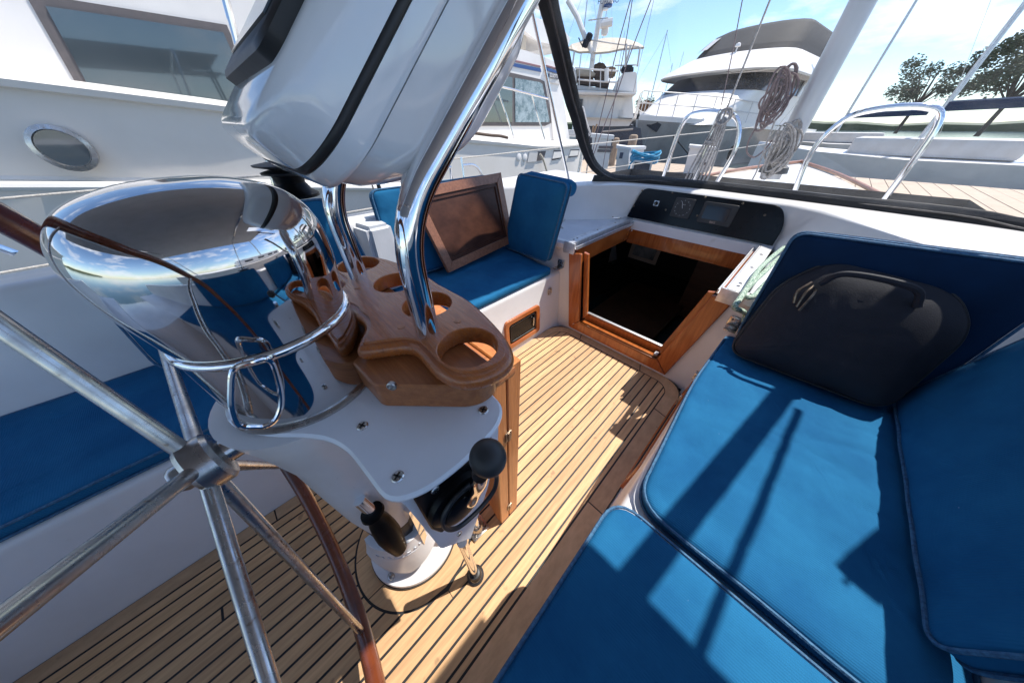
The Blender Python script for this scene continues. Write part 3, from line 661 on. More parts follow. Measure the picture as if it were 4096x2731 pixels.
def latch(c, n, label):
    t = thing('latch', label, 'latch', c, 'locker latches'); n = Vector(n).normalized(); F_ = frame(c, (0, 1, 0) if abs(n.x) > .5 else (1, 0, 0), (0, 0, 1)); 
    if F_.to_3x3().col[2].dot(n) < 0: F_ = frame(c, (0, -1, 0), (0, 0, 1))
    bm = B_(); prism(bm, rpoly([(-.016, -.03), (.016, -.03), (.016, .03), (-.016, .03)], .014), 0, .004, bev=.001); obj('plate', local(bm, F_), 'stainless', t)
    bm = B_(); box(bm, (0, .012, .008), (.026, .022, .012), bev=.003); obj('keeper', local(bm, F_), 'stainless', t)
    bm = B_(); tube(bm, smoothpath([(-.01, 0, .01), (-.011, -.015, .012), (0, -.026, .012), (.011, -.015, .012), (.01, 0, .01)], 4), .0028, 8); obj('ring', local(bm, F_), 'stainless', t)
latch((-1.026, 1.40, .325), (1, 0, .08), 'stainless latch on the white seat front beside the companionway')
latch((.0045, 1.235, .33), (-1, 0, .05), 'bronze coloured hook latch on the white seat front below the dark bag')
def bracket(c, s, label):
    t = thing('hinge_bracket', label, 'bracket', c, 'brackets holding the backrests')
    bm = B_(); box(bm, (c[0], c[1], c[2] + .02), (.055, .006, .05), bev=.004); obj('plate', bm, 'stainless', t)
    bm = B_(); box(bm, (c[0], c[1] - .03, c[2] - .005), (.05, .06, .005), bev=.001); obj('foot', bm, 'stainless', t)
    for dx, dz in ((-.014, .03), (.014, .03), (.014, .01)): screw(t, (c[0] + dx, c[1] - .004, c[2] + dz), (0, -1, 0), .006)
bracket((-1.035, 1.518, .475), 1, 'small steel bracket screwed beside the upright blue backrest and teak frame')
bracket((.015, 1.518, .49), -1, 'tarnished steel bracket on the white bulkhead beside the green rope')
# padlock and a bit of cord on the grey deck
t = thing('padlock', 'open brass padlock lying on the grey deck below the black panel', 'padlock', (-1.07, 2.26, DECK))
bm = B_(); box(bm, (-1.10, 2.245, DECK + .012), (.05, .035, .022), Matrix.Rotation(.6, 3, 'Z'), bev=.005); obj('body', bm, 'brass', t)
bm = B_(); tube(bm, smoothpath([(-1.085, 2.27, DECK + .012), (-1.05, 2.30, DECK + .012), (-1.028, 2.295, DECK + .012), (-1.035, 2.27, DECK + .012), (-1.07, 2.245, DECK + .012)], 5), .0035, 8); obj('shackle', bm, 'chrome', t)
bm = B_(); tube(bm, smoothpath([P(566, 213, z=DECK + .004), P(562, 216, z=DECK + .004), P(565, 219, z=DECK + .004), P(560, 224, z=DECK + .004), P(563, 228, z=DECK + .004)], 6), .004, 6); single('cord_end', bm, 'rope_white', 'short wiggly end of white cord on the grey deck beside the blue backrest', 'cord')

# ================================================================== CUSHIONS
cushion('seat_cushion', 'blue canvas cushion in the foreground with ribbed piping and broad dark shadows', [(-.006, -1.15), (.60, -1.15), (.60, .395), (-.006, .40)], SEAT + .002, .485, rad=[.03, .03, .03, .07], seed=3, wr=.0012, puff=.004, group='seat cushions')
cushion('seat_cushion', 'long sunlit blue canvas cushion with wrinkles beside the dark bag', [(.036, .432), (.60, .425), (.60, 1.43), (.018, 1.43), (.004, 1.0)], SEAT + .002, .485, rad=[.08, .04, .03, .03, .1], seed=9, wr=.007, puff=.005, group='seat cushions')
cushion('seat_cushion', 'shaded blue seat cushion under the leaning teak washboard', [(-1.62, .50), (-1.042, .50), (-1.042, 1.43), (-1.62, 1.50)], SEAT + .002, .487, rad=.03, seed=21, wr=.006, puff=.004, group='seat cushions', piping=False)
cushion('seat_cushion', 'blue seat cushion on the port side behind the steering pedestal', [(-1.60, -1.1), (-1.05, -1.1), (-1.05, .46), (-1.60, .46)], SEAT + .002, .487, rad=.03, seed=31, wr=.005, puff=.004, group='seat cushions')
def backrest(label, BL, BR, TR, TL, th=.05, seed=0, wr=.004, m='blue', roll=0, rad=.04):
    BL, BR, TR, TL = map(Vector, (BL, BR, TR, TL)); c = BL; X = BR - BL; Y = ((TL - BL) + (TR - BR)) / 2
    Fm = frame(c, X, Y); q = [Fm.inverted() @ p for p in (BL, BR, TR, TL)]
    t = cushion('backrest_cushion', label, [(p.x, p.y) for p in q], 0, th, fr=Fm, loc=BL, m=m, group='backrest cushions', wr=wr, rad=rad, seed=seed, puff=.012)
    if roll:
        a = Fm @ Vector((q[3].x + .03, q[3].y - .03, -.012)); b = Fm @ Vector((q[2].x - .012, q[2].y - .03, -.012))
        bm = B_(); pts = [a + (b - a) * k / 12 for k in range(13)]; tube(bm, pts, [roll * (.8 if k in (0, 12) else 1) for k in range(13)], 16); obj('bolster', bm, m, t)
    return t
# upright port cushion against the bulkhead (faces aft)
backrest('upright blue backrest cushion with rolled top standing against the white bulkhead beside the teak washboard', (-1.55, 1.50, .50), (-1.068, 1.445, .525), (-.972, 1.46, 1.0), (-1.405, 1.495, 1.01), th=.05, seed=5, wr=.002, roll=.046)
backrest('blue backrest cushion, shade painted into its colour, behind the black bag on the right', (.045, 1.44, .50), (.58, 1.47, .50), (.58, 1.49, .97), (.02, 1.47, .95), th=.05, seed=6, wr=.004, roll=.036, m='blue_dark')
backrest('low blue backrest cushion mostly hidden behind the leaning washboard', (-1.60, .56, .50), (-1.60, 1.40, .50), (-1.68, 1.38, .98), (-1.68, .58, .98), th=.05, seed=7)
backrest('tall blue backrest cushion behind the chrome pipe and winch', (-1.50, -.45, .50), (-1.44, .42, .50), (-1.52, .36, 1.0), (-1.58, -.42, 1.0), th=.05, seed=8, rad=.07)
backrest('blue backrest cushion along the starboard side at the right edge', (.57, 1.38, .50), (.57, .56, .50), (.65, .58, .97), (.65, 1.36, .97), th=.05, seed=11)
backrest('blue backrest cushion along the starboard side nearest the camera', (.57, .36, .50), (.57, -.7, .50), (.65, -.68, .97), (.65, .34, .97), th=.05, seed=12)

# ================================================================== WASHBOARD leaning on the seat
BL, BR, TR, TL = Vector((-1.452, .852, .505)), Vector((-1.50, 1.495, .541)), Vector((-1.62, 1.499, .997)), Vector((-1.60, .752, .975))
BL += Vector((.0, 0, 0)); Fm = frame(BL, BR - BL, TL - BL + (TR - BR)); q = [Fm.inverted() @ p for p in (BL, BR, TR, TL)]
q = [(p.x, p.y) for p in q]
t = thing('washboard', 'trapezoid teak companionway board with dark panel leaning on the blue seat cushion', 'hatch board', BL)
w_ = .055; iq = inset(q, w_)
def seg(i): return [q[i], q[(i + 1) % 4], iq[(i + 1) % 4], iq[i]]
for i in range(4):
    bm = B_(); s_ = seg(i); c_ = Vector((sum(p[0] for p in s_) / 4, sum(p[1] for p in s_) / 4)); s_ = [tuple(Vector(p) + (c_ - Vector(p)).normalized() * .0006) for p in s_]
    prism(bm, s_, -.014, .014, bev=.0015); o_ = obj('frame_rail', local(bm, Fm), 'hatch_frame', t)
i2 = inset(q, w_ + .001); i3 = inset(q, w_ + .022); i4 = inset(q, w_ + .05)
bm = B_(); rows = []
for pl, h in ((i2, -.012), (i2, .006), (i3, .008), (i3, -.001), (i4, .004)): rows.append([bm.verts.new((p[0], p[1], h)) for p in pl])
for A, B in zip(rows, rows[1:]):
    for k in range(4): bm.faces.new((A[k], A[(k + 1) % 4], B[(k + 1) % 4], B[k]))
bm.faces.new(rows[-1]); bm.faces.new(rows[0][::-1]); obj('panel', local(bm, Fm), 'hatch_panel', t)

# ================================================================== BAG, ROPE at starboard
t = thing('bag', 'black padded bag with zip leaning on the blue cushion at the right edge', 'bag', (.2, 1.3, .49))
# front face of bag leans against the backrest
bp = [(.045, .0), (.50, .0), (.52, .30), (.44, .40), (.16, .42), (.07, .30)]
Fb = frame((.0, 1.28, .492), (1, .05, 0), (-.02, .42, 1))
pad_ol = dense(rpoly(bp, .06, 6), .02); bm = B_(); pad(bm, pad_ol, -.11, .06, .03, .006, .035, 10, seed=17, fr=Fb); obj('body', bm, 'bag', t)
bm = B_(); tube(bm, [Fb @ Vector((p[0], p[1], .03)) for p in inset(pad_ol, -.001)], .004, 6, closed=True); obj('seam', bm, 'rubber', t)
bm = B_(); tube(bm, smoothpath([Fb @ Vector(p) for p in ((.16, .33, .085), (.2, .375, .105), (.34, .375, .105), (.38, .33, .085))]), .010, 8); obj('handle', bm, 'bag', t)
bm = B_()
for k in range(3): tube(bm, smoothpath([Fb @ Vector((.14 + .01 * k, .33 - .01 * k, .085)), Fb @ Vector((.12 + .02 * k, .29, .10)), Fb @ Vector((.13 + .012 * k, .25 - .01 * k, .095))], 4), .004, 6)
obj('zip_pulls', bm, 'brass', t)
bm = B_(); rp = [P(x / 4, y / 4, z=zz) for x, y, zz in ((3072, 1100, .70), (3010, 1130, .69), (2985, 1165, .68), (2975, 1185, .672), (3010, 1172, .672), (3050, 1120, .68), (3072, 1085, .69))]
rp = [P(x, y, z=.668) for x, y in ((800, 246), (780, 257), (768, 268), (753, 282), (744, 293), (748, 297), (757, 293), (768, 281), (785, 270), (800, 262))]
tube(bm, smoothpath(rp, 8), .011, 10)
tube(bm, smoothpath([P(x, y, z=z) for x, y, z in ((800, 236, .69), (780, 250, .69), (760, 268, .69), (748, 286, .685), (740, 298, .672), (735, 307, .655))] + [(.028, 1.492, .58), (.05, 1.495, .53), (.09, 1.497, .5)], 8), .011, 10)
single('rope', bm, 'rope_green', 'green flecked white rope looped over the white ledge beside the bag', 'rope')
# winch on the port coaming and one further forward
def winch(c, s, label):
    c = Vector(c); t = thing('winch', label, 'winch', c, 'winches on the coamings')
    bm = B_(); lathe(bm, [(.10 * s, 0), (.10 * s, .012 * s), (.075 * s, .03 * s), (.06 * s, .06 * s), (.066 * s, .09 * s)], c, 32); obj('drum', bm, 'black', t)
    bm = B_(); lathe(bm, [(.066 * s, .09 * s), (.098 * s, .098 * s), (.10 * s, .104 * s), (.07 * s, .112 * s)], c, 32); lathe(bm, [(.07 * s, .118 * s), (.115 * s, .128 * s), (.118 * s, .134 * s), (.05 * s, .145 * s)], c, 32); obj('jaws', bm, 'black_matt', t)
    bm = B_(); lathe(bm, [(.05 * s, .145 * s), (.045 * s, .16 * s), (.02 * s, .165 * s)], c, 24); obj('cap', bm, 'stainless', t)
    bm = B_()
    for k in range(3): a = k * 2.1; tube(bm, [c + Vector((cos(a) * .03, sin(a) * .03, .16)) * s + Vector((cos(b) * .018, 0, .022 + sin(b) * .018)) * s for b in [j * pi / 5 for j in range(10)]], .006 * s, 8, closed=True)
    obj('self_tailer', bm, 'black', t)
winch(P(297, 196, x=-1.80), 1.0, 'black self tailing winch on the port coaming behind the chrome compass')
winch(P(510, 206, x=-1.78), .7, 'dark winch partly hidden between the washboard and the upright cushion')
winch((.80, .2, .86), 1.0, 'black self tailing winch on the starboard coaming at the right edge')
winch((.80, 1.25, .86), .8, 'smaller black winch on the starboard coaming further forward')
# white coaming block behind the cup holder
t = thing('coaming_box', 'pale coaming box with moulded rim and small sun patch behind the chrome pipes', 'locker', (-1.55, .6, SEAT))
bm = B_(); A = [(-1.52, .45, SEAT), (-1.75, .42, SEAT), (-1.75, .75, SEAT), (-1.52, .54, SEAT)]
hexa(bm, [(-1.50, .44, .49), (-1.80, .40, .49), (-1.80, .60, .49), (-1.50, .60, .49)], [(-1.53, .47, .845), (-1.78, .43, .845), (-1.78, .60, .845), (-1.53, .60, .845)]); bmesh.ops.bevel(bm, geom=bm.edges[:], offset=.02, segments=3, affect='EDGES'); obj('body', bm, 'gelcoat_step', t)

# ================================================================== STEERING PEDESTAL
PX, PY = PED
t = thing('steering_pedestal', 'white steering pedestal with round base and raised maker name standing on the teak sole', 'pedestal', (PX, PY, 0))
bm = B_(); lathe(bm, [(.1605, .001), (.1605, .012), (.155, .012)], (PX, PY, 0), 64); obj('gasket', bm, 'rubber', t)
bm = B_(); lathe(bm, [(.157, .012), (.1575, .022), (.155, .028), (.135, .036), (.118, .05), (.108, .075), (.10, .12)], (PX, PY, 0), 64); obj('base_flange', bm, 'pedestal_white', t)
bm = B_(); lathe(bm, [(.088, .09), (.086, .2), (.09, .34), (.098, .45), (.100, .60), (.10, .72), (.115, .82), (.13, .888)], (PX, PY, 0), 48); obj('column', bm, 'pedestal_white', t)
bm = B_(); lathe(bm, [(.0875, .235), (.0882, .24), (.091, .335), (.0905, .34)], (PX, PY, 0), 48, cap=False); obj('brake_drum', bm, 'black_matt', t)
# shield-shaped raised shell on the starboard-aft side carrying the raised name
def onc(a, r, z): return Vector((PX + r * cos(a), PY + r * sin(a), z))
a0 = radians(-27); ha = radians(62)
bm = B_(); ni, nj = 26, 14; G = []
for shell in (0, 1):
    Gs = []
    for i in range(ni + 1):
        u = -1 + 2 * i / ni; row = []
        zt = .262 + .004 * cos(u * 2); zb = .078 + .10 * abs(u) ** 1.1
        for j in range(nj + 1):
            v = j / nj; z = zb + (zt - zb) * v; r = (.122 - .012 * v + .010 * (1 - v) ** 2) if shell == 0 else .088
            row.append(bm.verts.new(onc(a0 + u * ha, r, z)))
        Gs.append(row)
    G.append(Gs)
for Gs in G:
    for i in range(ni):
        for j in range(nj): bm.faces.new((Gs[i][j], Gs[i + 1][j], Gs[i + 1][j + 1], Gs[i][j + 1]))
for i in range(ni):
    for j in (0, nj): bm.faces.new((G[0][i][j], G[0][i + 1][j], G[1][i + 1][j], G[1][i][j]))
for j in range(nj):
    for i in (0, ni): bm.faces.new((G[0][i][j], G[0][i][j + 1], G[1][i][j + 1], G[1][i][j]))
shield = obj('name_shield', bm, 'pedestal_white', t)
for k, ch in enumerate('MERRIMAN'):
    a = a0 + radians(-36 + 9.6 * k); c = onc(a, .1165, .214); text(ch, .017, frame(c, (-sin(a), cos(a), 0), (.08 * cos(a), .08 * sin(a), 1)), 'gelcoat_step', shield, ext=.0012)
bm = B_(); tube(bm, [onc(a0 + radians(-42 + 3 * k), .1165, .199) for k in range(28)], .0011, 5); obj('underline', bm, 'gelcoat_step', shield)
bm = B_(); lathe(bm, [(.013, 0), (.012, .008), (.006, .012)], onc(radians(-62), .135, .034), 12); obj('bolt', bm, 'stainless', t)
bm = B_(); lathe(bm, [(.013, 0), (.012, .008), (.006, .012)], onc(radians(40), .137, .034), 12); obj('bolt', bm, 'stainless', t)
# chrome brake fitting by the column
bm = B_(); beam(bm, P(408, 507, x=-.40), P(424, 540, x=-.395), .024, .02); obj('brake_shoe', bm, 'chrome', t)
# dark access hole
bm = B_(); c = P(353, 459, x=-.448); lathe(bm, [(.03, -.004), (.03, .003), (.024, .004), (.02, -.003)], c, 24, Vector((.55, -.83, 0)).to_track_quat('Z', 'Y').to_matrix()); obj('access_hole', bm, 'black_matt', t)
# top plate: circle under the compass and two wings
PZ = .892
def mirror(x): return 2 * PX - x
wing = [(-.452, -.135), (-.41, -.105), (-.376, -.070), (-.345, -.045), (-.305, -.030), (-.24, -.024), (-.196, -.020), (-.176, .02), (-.172, .075), (-.180, .150), (-.202, .182), (-.26, .188)]
outl = [(PX, -.148)] + wing + [(mirror(x), y) for x, y in wing[::-1]]
ol = rpoly(outl, [.03, .03, .03, .03, .04, .04, .02, .035, .02, .04, .04, .03, .0] + [.03] * 12, 4) if False else rpoly(outl, .022, 4)
bm = B_(); prism(bm, ol, PZ - .012, PZ, bev=.004); plate = obj('top_plate', bm, 'plate_white', t)
for x, y in ((-.328, .001), (-.218, .004), (-.219, .152), (-.672, .001), (-.782, .004), (-.781, .152)): screw(plate, (x, y, PZ), (0, 0, 1), .0085)

# ---- throttle housing with lever
t = thing('throttle_control', 'white throttle housing with black face, chrome lever and round black knob', 'engine control', (-.22, .07, .48))
hx = -.205
quad_o = [(-.014, .878), (-.006, .84), (.003, .59), (.066, .485), (.132, .66), (.17, .80), (.175, .878)]
bm = B_(); A = [(hx, y, z) for y, z in quad_o]; Bq = [(hx - .075, y * .9 + .01, z if z > .8 else z + .01) for y, z in quad_o]
hexa(bm, Bq, A); bmesh.ops.bevel(bm, geom=bm.edges[:], offset=.003, segments=2, affect='EDGES'); obj('housing', bm, 'plate_white', t)
bp = rpoly([(.006, .868), (.006, .74), (.016, .695), (.03, .70), (.12, .805), (.150, .868)], .006, 3)
bm = B_(); prism(bm, bp, hx, hx + .014, bev=.002, axis='x'); obj('face_plate', bm, 'black', t)
cc = P(458, 498, x=-.185); bm = B_(); lathe(bm, [(.052, -.008), (.05, .004), (.036, .010), (.034, .018), (.02, .022)], cc, 36, Matrix.Rotation(pi / 2, 3, 'Y')); obj('boss', bm, 'black', t)
a_ = P(468, 500, x=-.172); b_ = P(472, 497, x=-.16); c_ = P(477, 487, x=-.150); d_ = P(480, 474, x=-.142)
bm = B_(); tube(bm, smoothpath([a_, b_, c_, d_], 6), [.0105 + .0015 * sin(i * .5) for i in range(19)], 14); obj('lever', bm, 'chrome', t)
kc = P(488, 457, x=-.133); r_k = 19.0 / 264 * ((kc - EYE).dot(FWD))
bm = B_(); prof = [(r_k * sin(pi * k / 16), -r_k * cos(pi * k / 16) * .93) for k in range(17)]; prof[0] = (.0005, prof[0][1]); prof[-1] = (.0005, prof[-1][1])
lathe(bm, prof, kc, 32, (d_ - kc).to_track_quat('Z', 'Y').to_matrix()); obj('knob', bm, 'rubber', t)
cab = [P(x / 4, y / 4, x=-.172) for x, y in ((1790, 2112), (1772, 2085), (1785, 2040), (1830, 1980), (1900, 1925), (1965, 1895), (1987, 1905), (1975, 1960), (1930, 2020), (1880, 2070), (1830, 2108))]
bm = B_(); tube(bm, smoothpath(cab, 6, True), .0042, 8, closed=True); obj('cable_loop', bm, 'rubber', t)
screw(t, P(435, 489, x=hx + .014), (1, 0, 0), .007); screw(t, P(459, 533, x=hx + .03), (1, 0, 0), .005)
bm = B_(); tube(bm, [P(462, 541, x=-.238), (-.238, .052, .03)], .0135, 20); leg = obj('support_tube', bm, 'chrome', t)
bm = B_(); lathe(bm, [(.03, .001), (.03, .008), (.022, .014), (.019, .04), (.016, .042)], (-.238, .052, 0), 28); obj('foot', bm, 'rubber', leg)
bm = B_(); lathe(bm, [(.026, .009), (.0215, .015), (.0185, .03)], (-.238, .052, .0), 28); obj('foot_cap', bm, 'stainless', leg)

# ---- black grip of the brake crank
t = thing('crank_grip', 'glossy black barrel shaped grip on a chrome stub below the white plate', 'handle', P(372, 505, y=-.085))
g0 = P(362, 502, x=-.395); g1 = P(371, 510, x=-.385); g2 = P(400, 548, x=-.345); dv = (g2 - g1)
bm = B_(); tube(bm, [g0 - (g1 - g0) * .3, g1], .0125, 20); obj('stub', bm, 'chrome', t)
Lg = dv.length; sc_ = Lg / .13
bm = B_(); lathe(bm, [(.012, 0), (.021, .002), (.0225, .008), (.016, .014), (.0155, .018), (.02, .032), (.0235, .055), (.0245, .075), (.022, .1), (.0175, .122), (.0165, .128), (.013, .13), (.0125, .126)][0:] if sc_ else None, (0, 0, 0), 32)
for v in bm.verts: v.co = Vector((v.co.x * .80 * sc_, v.co.y * .80 * sc_, v.co.z * sc_))
q = dv.to_track_quat('Z', 'Y').to_matrix()
for v in bm.verts: v.co = q @ v.co + g1
obj('grip', bm, 'black', t)

# ================================================================== COMPASS
CXY = Vector((-.5, -.028, 0))
t = thing('compass', 'polished chrome binnacle compass with bulging hood standing on the white plate', 'compass', (CXY.x, CXY.y, PZ))
bm = B_(); lathe(bm, [(.117, PZ + .0005), (.117, PZ + .004), (.113, PZ + .006), (.1095, PZ + .006)], CXY, 96); obj('base_ring', bm, 'stainless', t)
bm = B_(); lathe(bm, [(.109, PZ + .005), (.1085, PZ + .03), (.108, 1.016)], CXY, 128, cap=False); obj('lower_drum', bm, 'binnacle_steel', t)
bm = B_(); prof = [(.105 + .0 + .0075 * cos(a), 1.0235 + .0075 * sin(a)) for a in [(-.5 + k / 12) * pi for k in range(13)]]; lathe(bm, [(.10, 1.016)] + prof + [(.10, 1.031)], CXY, 128); obj('clamp_ring', bm, 'chrome', t)
bm = B_(); hp = [(.107, 1.0315), (.1115, 1.06), (.1165, 1.09), (.1185, 1.115), (.1175, 1.14), (.111, 1.163), (.097, 1.182), (.075, 1.195), (.04, 1.204), (.001, 1.206)]
from math import isclose
def dens(pr, n=5):
    q = smoothpath([(a, 0, b) for a, b in pr], n); return [(max(v.x, .0005), v.z) for v in q]
lathe(bm, dens(hp), CXY, 128); obj('hood', bm, 'binnacle_steel', t, angle=80)
bm = B_(); hl = [P(x / 4, y / 4, x=-.375) for x, y in ((1024, 1440), (1060, 1432), (1090, 1450), (1108, 1500), (1124, 1570), (1122, 1630), (1098, 1680), (1060, 1702), (1024, 1706), (960, 1700), (930, 1640), (925, 1560), (940, 1470))]
tube(bm, smoothpath(hl, 6, True), .0035, 10, closed=True); obj('wire_handle', bm, 'chrome', t)

# ================================================================== CUP HOLDER
HZ = .98
right = [(-.5, .085), (-.471, .086), (-.443, .077), (-.420, .060), (-.403, .050), (-.392, .056), (-.372, .088), (-.357, .108), (-.337, .116), (-.305, .115), (-.272, .113), (-.234, .124), (-.212, .15), (-.204, .185), (-.214, .214), (-.25, .236), (-.305, .253), (-.389, .269), (-.46, .268), (-.5, .266)]
outl = right + [(mirror(x) - .0, y) for x, y in right[::-1][1:-1]]
outl = [(v.x, v.y) for v in smoothpath([(a, b, 0) for a, b in outl], 3, True)]
t = thing('cup_holder', 'weathered varnished teak cup holder with four round holes clamped round the chrome pipes', 'cup holder', (PX, .16, .94))
holes = [(-.277, .176, .0475), (-.436, .198, .047), (-.568, .198, .047), (-.727, .176, .0475)]
bm = B_(); prism(bm, outl, HZ - .034, HZ); 
me = bpy.data.meshes.new('holder'); 
# build with holes by triangulated fill of the outline rings
bm.free(); bm = B_()
def ringv(pl, z): return [bm.verts.new((p[0], p[1], z)) for p in pl]
prof = [(.0125, HZ), (.0118, HZ - .0006), (.0112, HZ - .0032), (.0100, HZ - .0036), (.0050, HZ - .0042), (.0010, HZ - .0070), (-.0016, HZ - .0115), (-.0024, HZ - .0170), (-.0016, HZ - .0225), (.0010, HZ - .0275), (.005, HZ - .0315), (.010, HZ - .034)]
OR = [ringv(inset(outl, d), z) for d, z in prof]
for A, B in zip(OR, OR[1:]):
    for i in range(len(A)): bm.faces.new((A[i], A[(i + 1) % len(A)], B[(i + 1) % len(B)], B[i]))
HR = []
for hx_, hy, hr in holes:
    cir = lambda r: [(hx_ + r * cos(2 * pi * k / 48), hy + r * sin(2 * pi * k / 48)) for k in range(48)]
    rs = [ringv(cir(hr + .002), HZ), ringv(cir(hr + .0004), HZ - .0012), ringv(cir(hr), HZ - .004), ringv(cir(hr), HZ - .030), ringv(cir(hr + .003), HZ - .034)]
    for A, B in zip(rs, rs[1:]):
        for i in range(48): bm.faces.new((A[i], A[(i + 1) % 48], B[(i + 1) % 48], B[i]))
    HR.append(rs)
for top in (0, -1):
    es = []
    for ring in [OR[top]] + [h[top] for h in HR]:
        for i in range(len(ring)):
            e = bm.edges.get((ring[i], ring[(i + 1) % len(ring)])); es.append(e)
    bmesh.ops.triangle_fill(bm, edges=es, use_beauty=True)
obj('rack', bm, 'teak_holder', t, angle=28)
for x, y in ((-.40, .125), (-.345, .205), (-.6, .125)):
    bm = B_(); lathe(bm, [(.0065, HZ - .002), (.0065, HZ + .0006), (.0001, HZ + .0008)], (x, y, 0), 16); obj('bung', bm, 'teak_block', t)
blk = [(-.430, .035), (-.339, .040), (-.236, .140), (-.226, .168), (-.235, .20), (-.765, .20), (-.774, .168), (-.764, .140), (-.661, .040), (-.57, .035)]
bm = B_(); prism(bm, rpoly(blk, [.01, .01, .05, .03, .02, .02, .03, .05, .01, .01], 5), PZ + .001, HZ - .035, bev=.003); bl = obj('block', bm, 'teak_block', t)
nrm = Vector((.70, -.71, .1)).normalized(); bm = B_(); lathe(bm, [(.0075, -.004), (.0075, .001), (.006, .002), (.0052, -.0005), (.003, .0)], P(391.5, 386, x=-.318), 20, nrm.to_track_quat('Z', 'Y').to_matrix()); obj('bolt_washer', bm, 'stainless', bl)

# ================================================================== PEDESTAL GUARD (two chrome pipes)
t = thing('pedestal_guard', 'pair of bent chrome guard pipes rising through the teak cup holder', 'guard rail', (PX, .147, 0))
def bend(p0, p1, p2, r=.07, n=10):
    p0, p1, p2 = map(Vector, (p0, p1, p2)); a = p1 + (p0 - p1).normalized() * r; b = p1 + (p2 - p1).normalized() * r
    return [a * (1 - s) ** 2 + p1 * 2 * s * (1 - s) + b * s * s for s in [k / n for k in range(n + 1)]]
for sx in (-.35, -.65):
    pts = [Vector((sx + (.003 if sx > -.5 else -.003) * 0, .147, .015)), Vector((sx, .147, .6))] + bend((sx, .147, .9), (sx, .150, 1.158), (sx, .60, 1.603)) + [Vector((sx, .60, 1.603))]
    bm = B_(); tube(bm, pts, .0187, 40); pp = obj('pipe', bm, 'chrome', t, angle=80)
    bm = B_(); box(bm, (sx + (.0 if sx > -.5 else .0), .147, .006), (.075, .075, .009), bev=.004); lathe(bm, [(.03, .01), (.026, .03), (.022, .036)], (sx, .147, 0), 24); obj('foot', bm, 'stainless', pp)
    for dx, dy in ((.026, .026), (-.026, .026), (.026, -.026)): screw(pp, (sx + dx, .147 + dy, .0115), (0, 0, 1), .006)

# ================================================================== INSTRUMENT POD
O_ = Vector((PX, .155, 1.165)); Uv = Vector((0, 1, 1)).normalized(); Nv = Vector((0, -1, 1)).normalized()
PodF = Matrix.Translation(O_) @ Matrix((Vector((1, 0, 0)), Uv, Nv)).transposed().to_4x4()
t = thing('instrument_pod', 'big glossy white instrument pod with a black seam band clamped to the chrome pipes', 'instrument pod', O_)
def rr(hw, u0, u1, r, n=14):
    pts = []
    for (cx, cy, a) in ((hw - r, u1 - r, 0), (-hw + r, u1 - r, 90), (-hw + r, u0 + r, 180), (hw - r, u0 + r, 270)):
        for k in range(n + 1): b = radians(a + 90 * k / n); pts.append((cx + r * cos(b), cy + r * sin(b)))
    return pts
def loft(prof, m, name, sm=80):
    bm = B_(); R = []
    for hw, u0, u1, r, n in prof: R.append([bm.verts.new(PodF @ Vector((x, u, n))) for x, u in rr(hw, u0, u1, r)])
    for A, B in zip(R, R[1:]):
        for i in range(len(A)): bm.faces.new((A[i], A[(i + 1) % len(A)], B[(i + 1) % len(B)], B[i]))
    bm.faces.new(R[0][::-1]); bm.faces.new(R[-1]); return obj(name, bm, m, t, angle=sm)
tub = [(.115, .135, .30, .05, -.056), (.128, .11, .325, .06, -.047), (.138, .078, .345, .065, -.030), (.1445, .045, .36, .065, -.007), (.1475, .022, .37, .064, .013), (.149, .002, .376, .063, .035), (.150, -.011, .38, .062, .0585)]
loft(tub, 'pod_tub', 'back_shell')
lid1 = [(.150, -.0165, .382, .062, .0595), (.1545, -.021, .386, .062, .0615), (.1555, -.023, .387, .062, .068), (.156, -.0245, .388, .062, .0852)]
loft(lid1, 'pod_white', 'rear_cover')
loft([(.1545, -.023, .386, .062, .0855), (.1558, -.0245, .388, .062, .0862), (.1558, -.0245, .388, .062, .0938), (.1545, -.023, .386, .062, .0945)], 'black_matt', 'seam_band')
lid2 = [(.156, -.0245, .388, .062, .0948), (.1555, -.024, .388, .062, .115), (.154, -.022, .386, .062, .130), (.150, -.018, .382, .06, .137), (.143, -.011, .375, .055, .140)]
loft(lid2, 'pod_white', 'front_cover')
bm = B_(); R = []
for hw, u0, u1, r, n in ((.135, .04, .37, .02, .139), (.135, .04, .37, .02, .150), (.130, .045, .365, .02, .153)): R.append([bm.verts.new(PodF @ Vector((x, u, n))) for x, u in rr(hw, u0, u1, r)])
for A, B in zip(R, R[1:]):
    for i in range(len(A)): bm.faces.new((A[i], A[(i + 1) % len(A)], B[(i + 1) % len(B)], B[i]))
bm.faces.new(R[-1]); obj('display_bezel', bm, 'black_matt', t)
bm = B_(); box(bm, (0, .2, .154), (.22, .26, .002)); obj('display', local(bm, PodF), 'screen', t)
for sx in (1, -1):   # saddle brackets between pod and pipes
    bm = B_()
    A = [(sx * .128, .03, .012), (sx * .124, .06, .012), (sx * .124, .12, .012), (sx * .160, .12, .012), (sx * .160, .05, .012), (sx * .152, .02, .012)]
    Bq = [(sx * .136, .0, -.008), (sx * .128, .02, -.012), (sx * .128, .12, -.014), (sx * .162, .12, -.014), (sx * .162, .03, -.012), (sx * .158, .0, -.008)]
    hexa(bm, A, Bq); bmesh.ops.bevel(bm, geom=bm.edges[:], offset=.004, segments=2, affect='EDGES'); obj('saddle', local(bm, PodF), 'pod_tub', t)

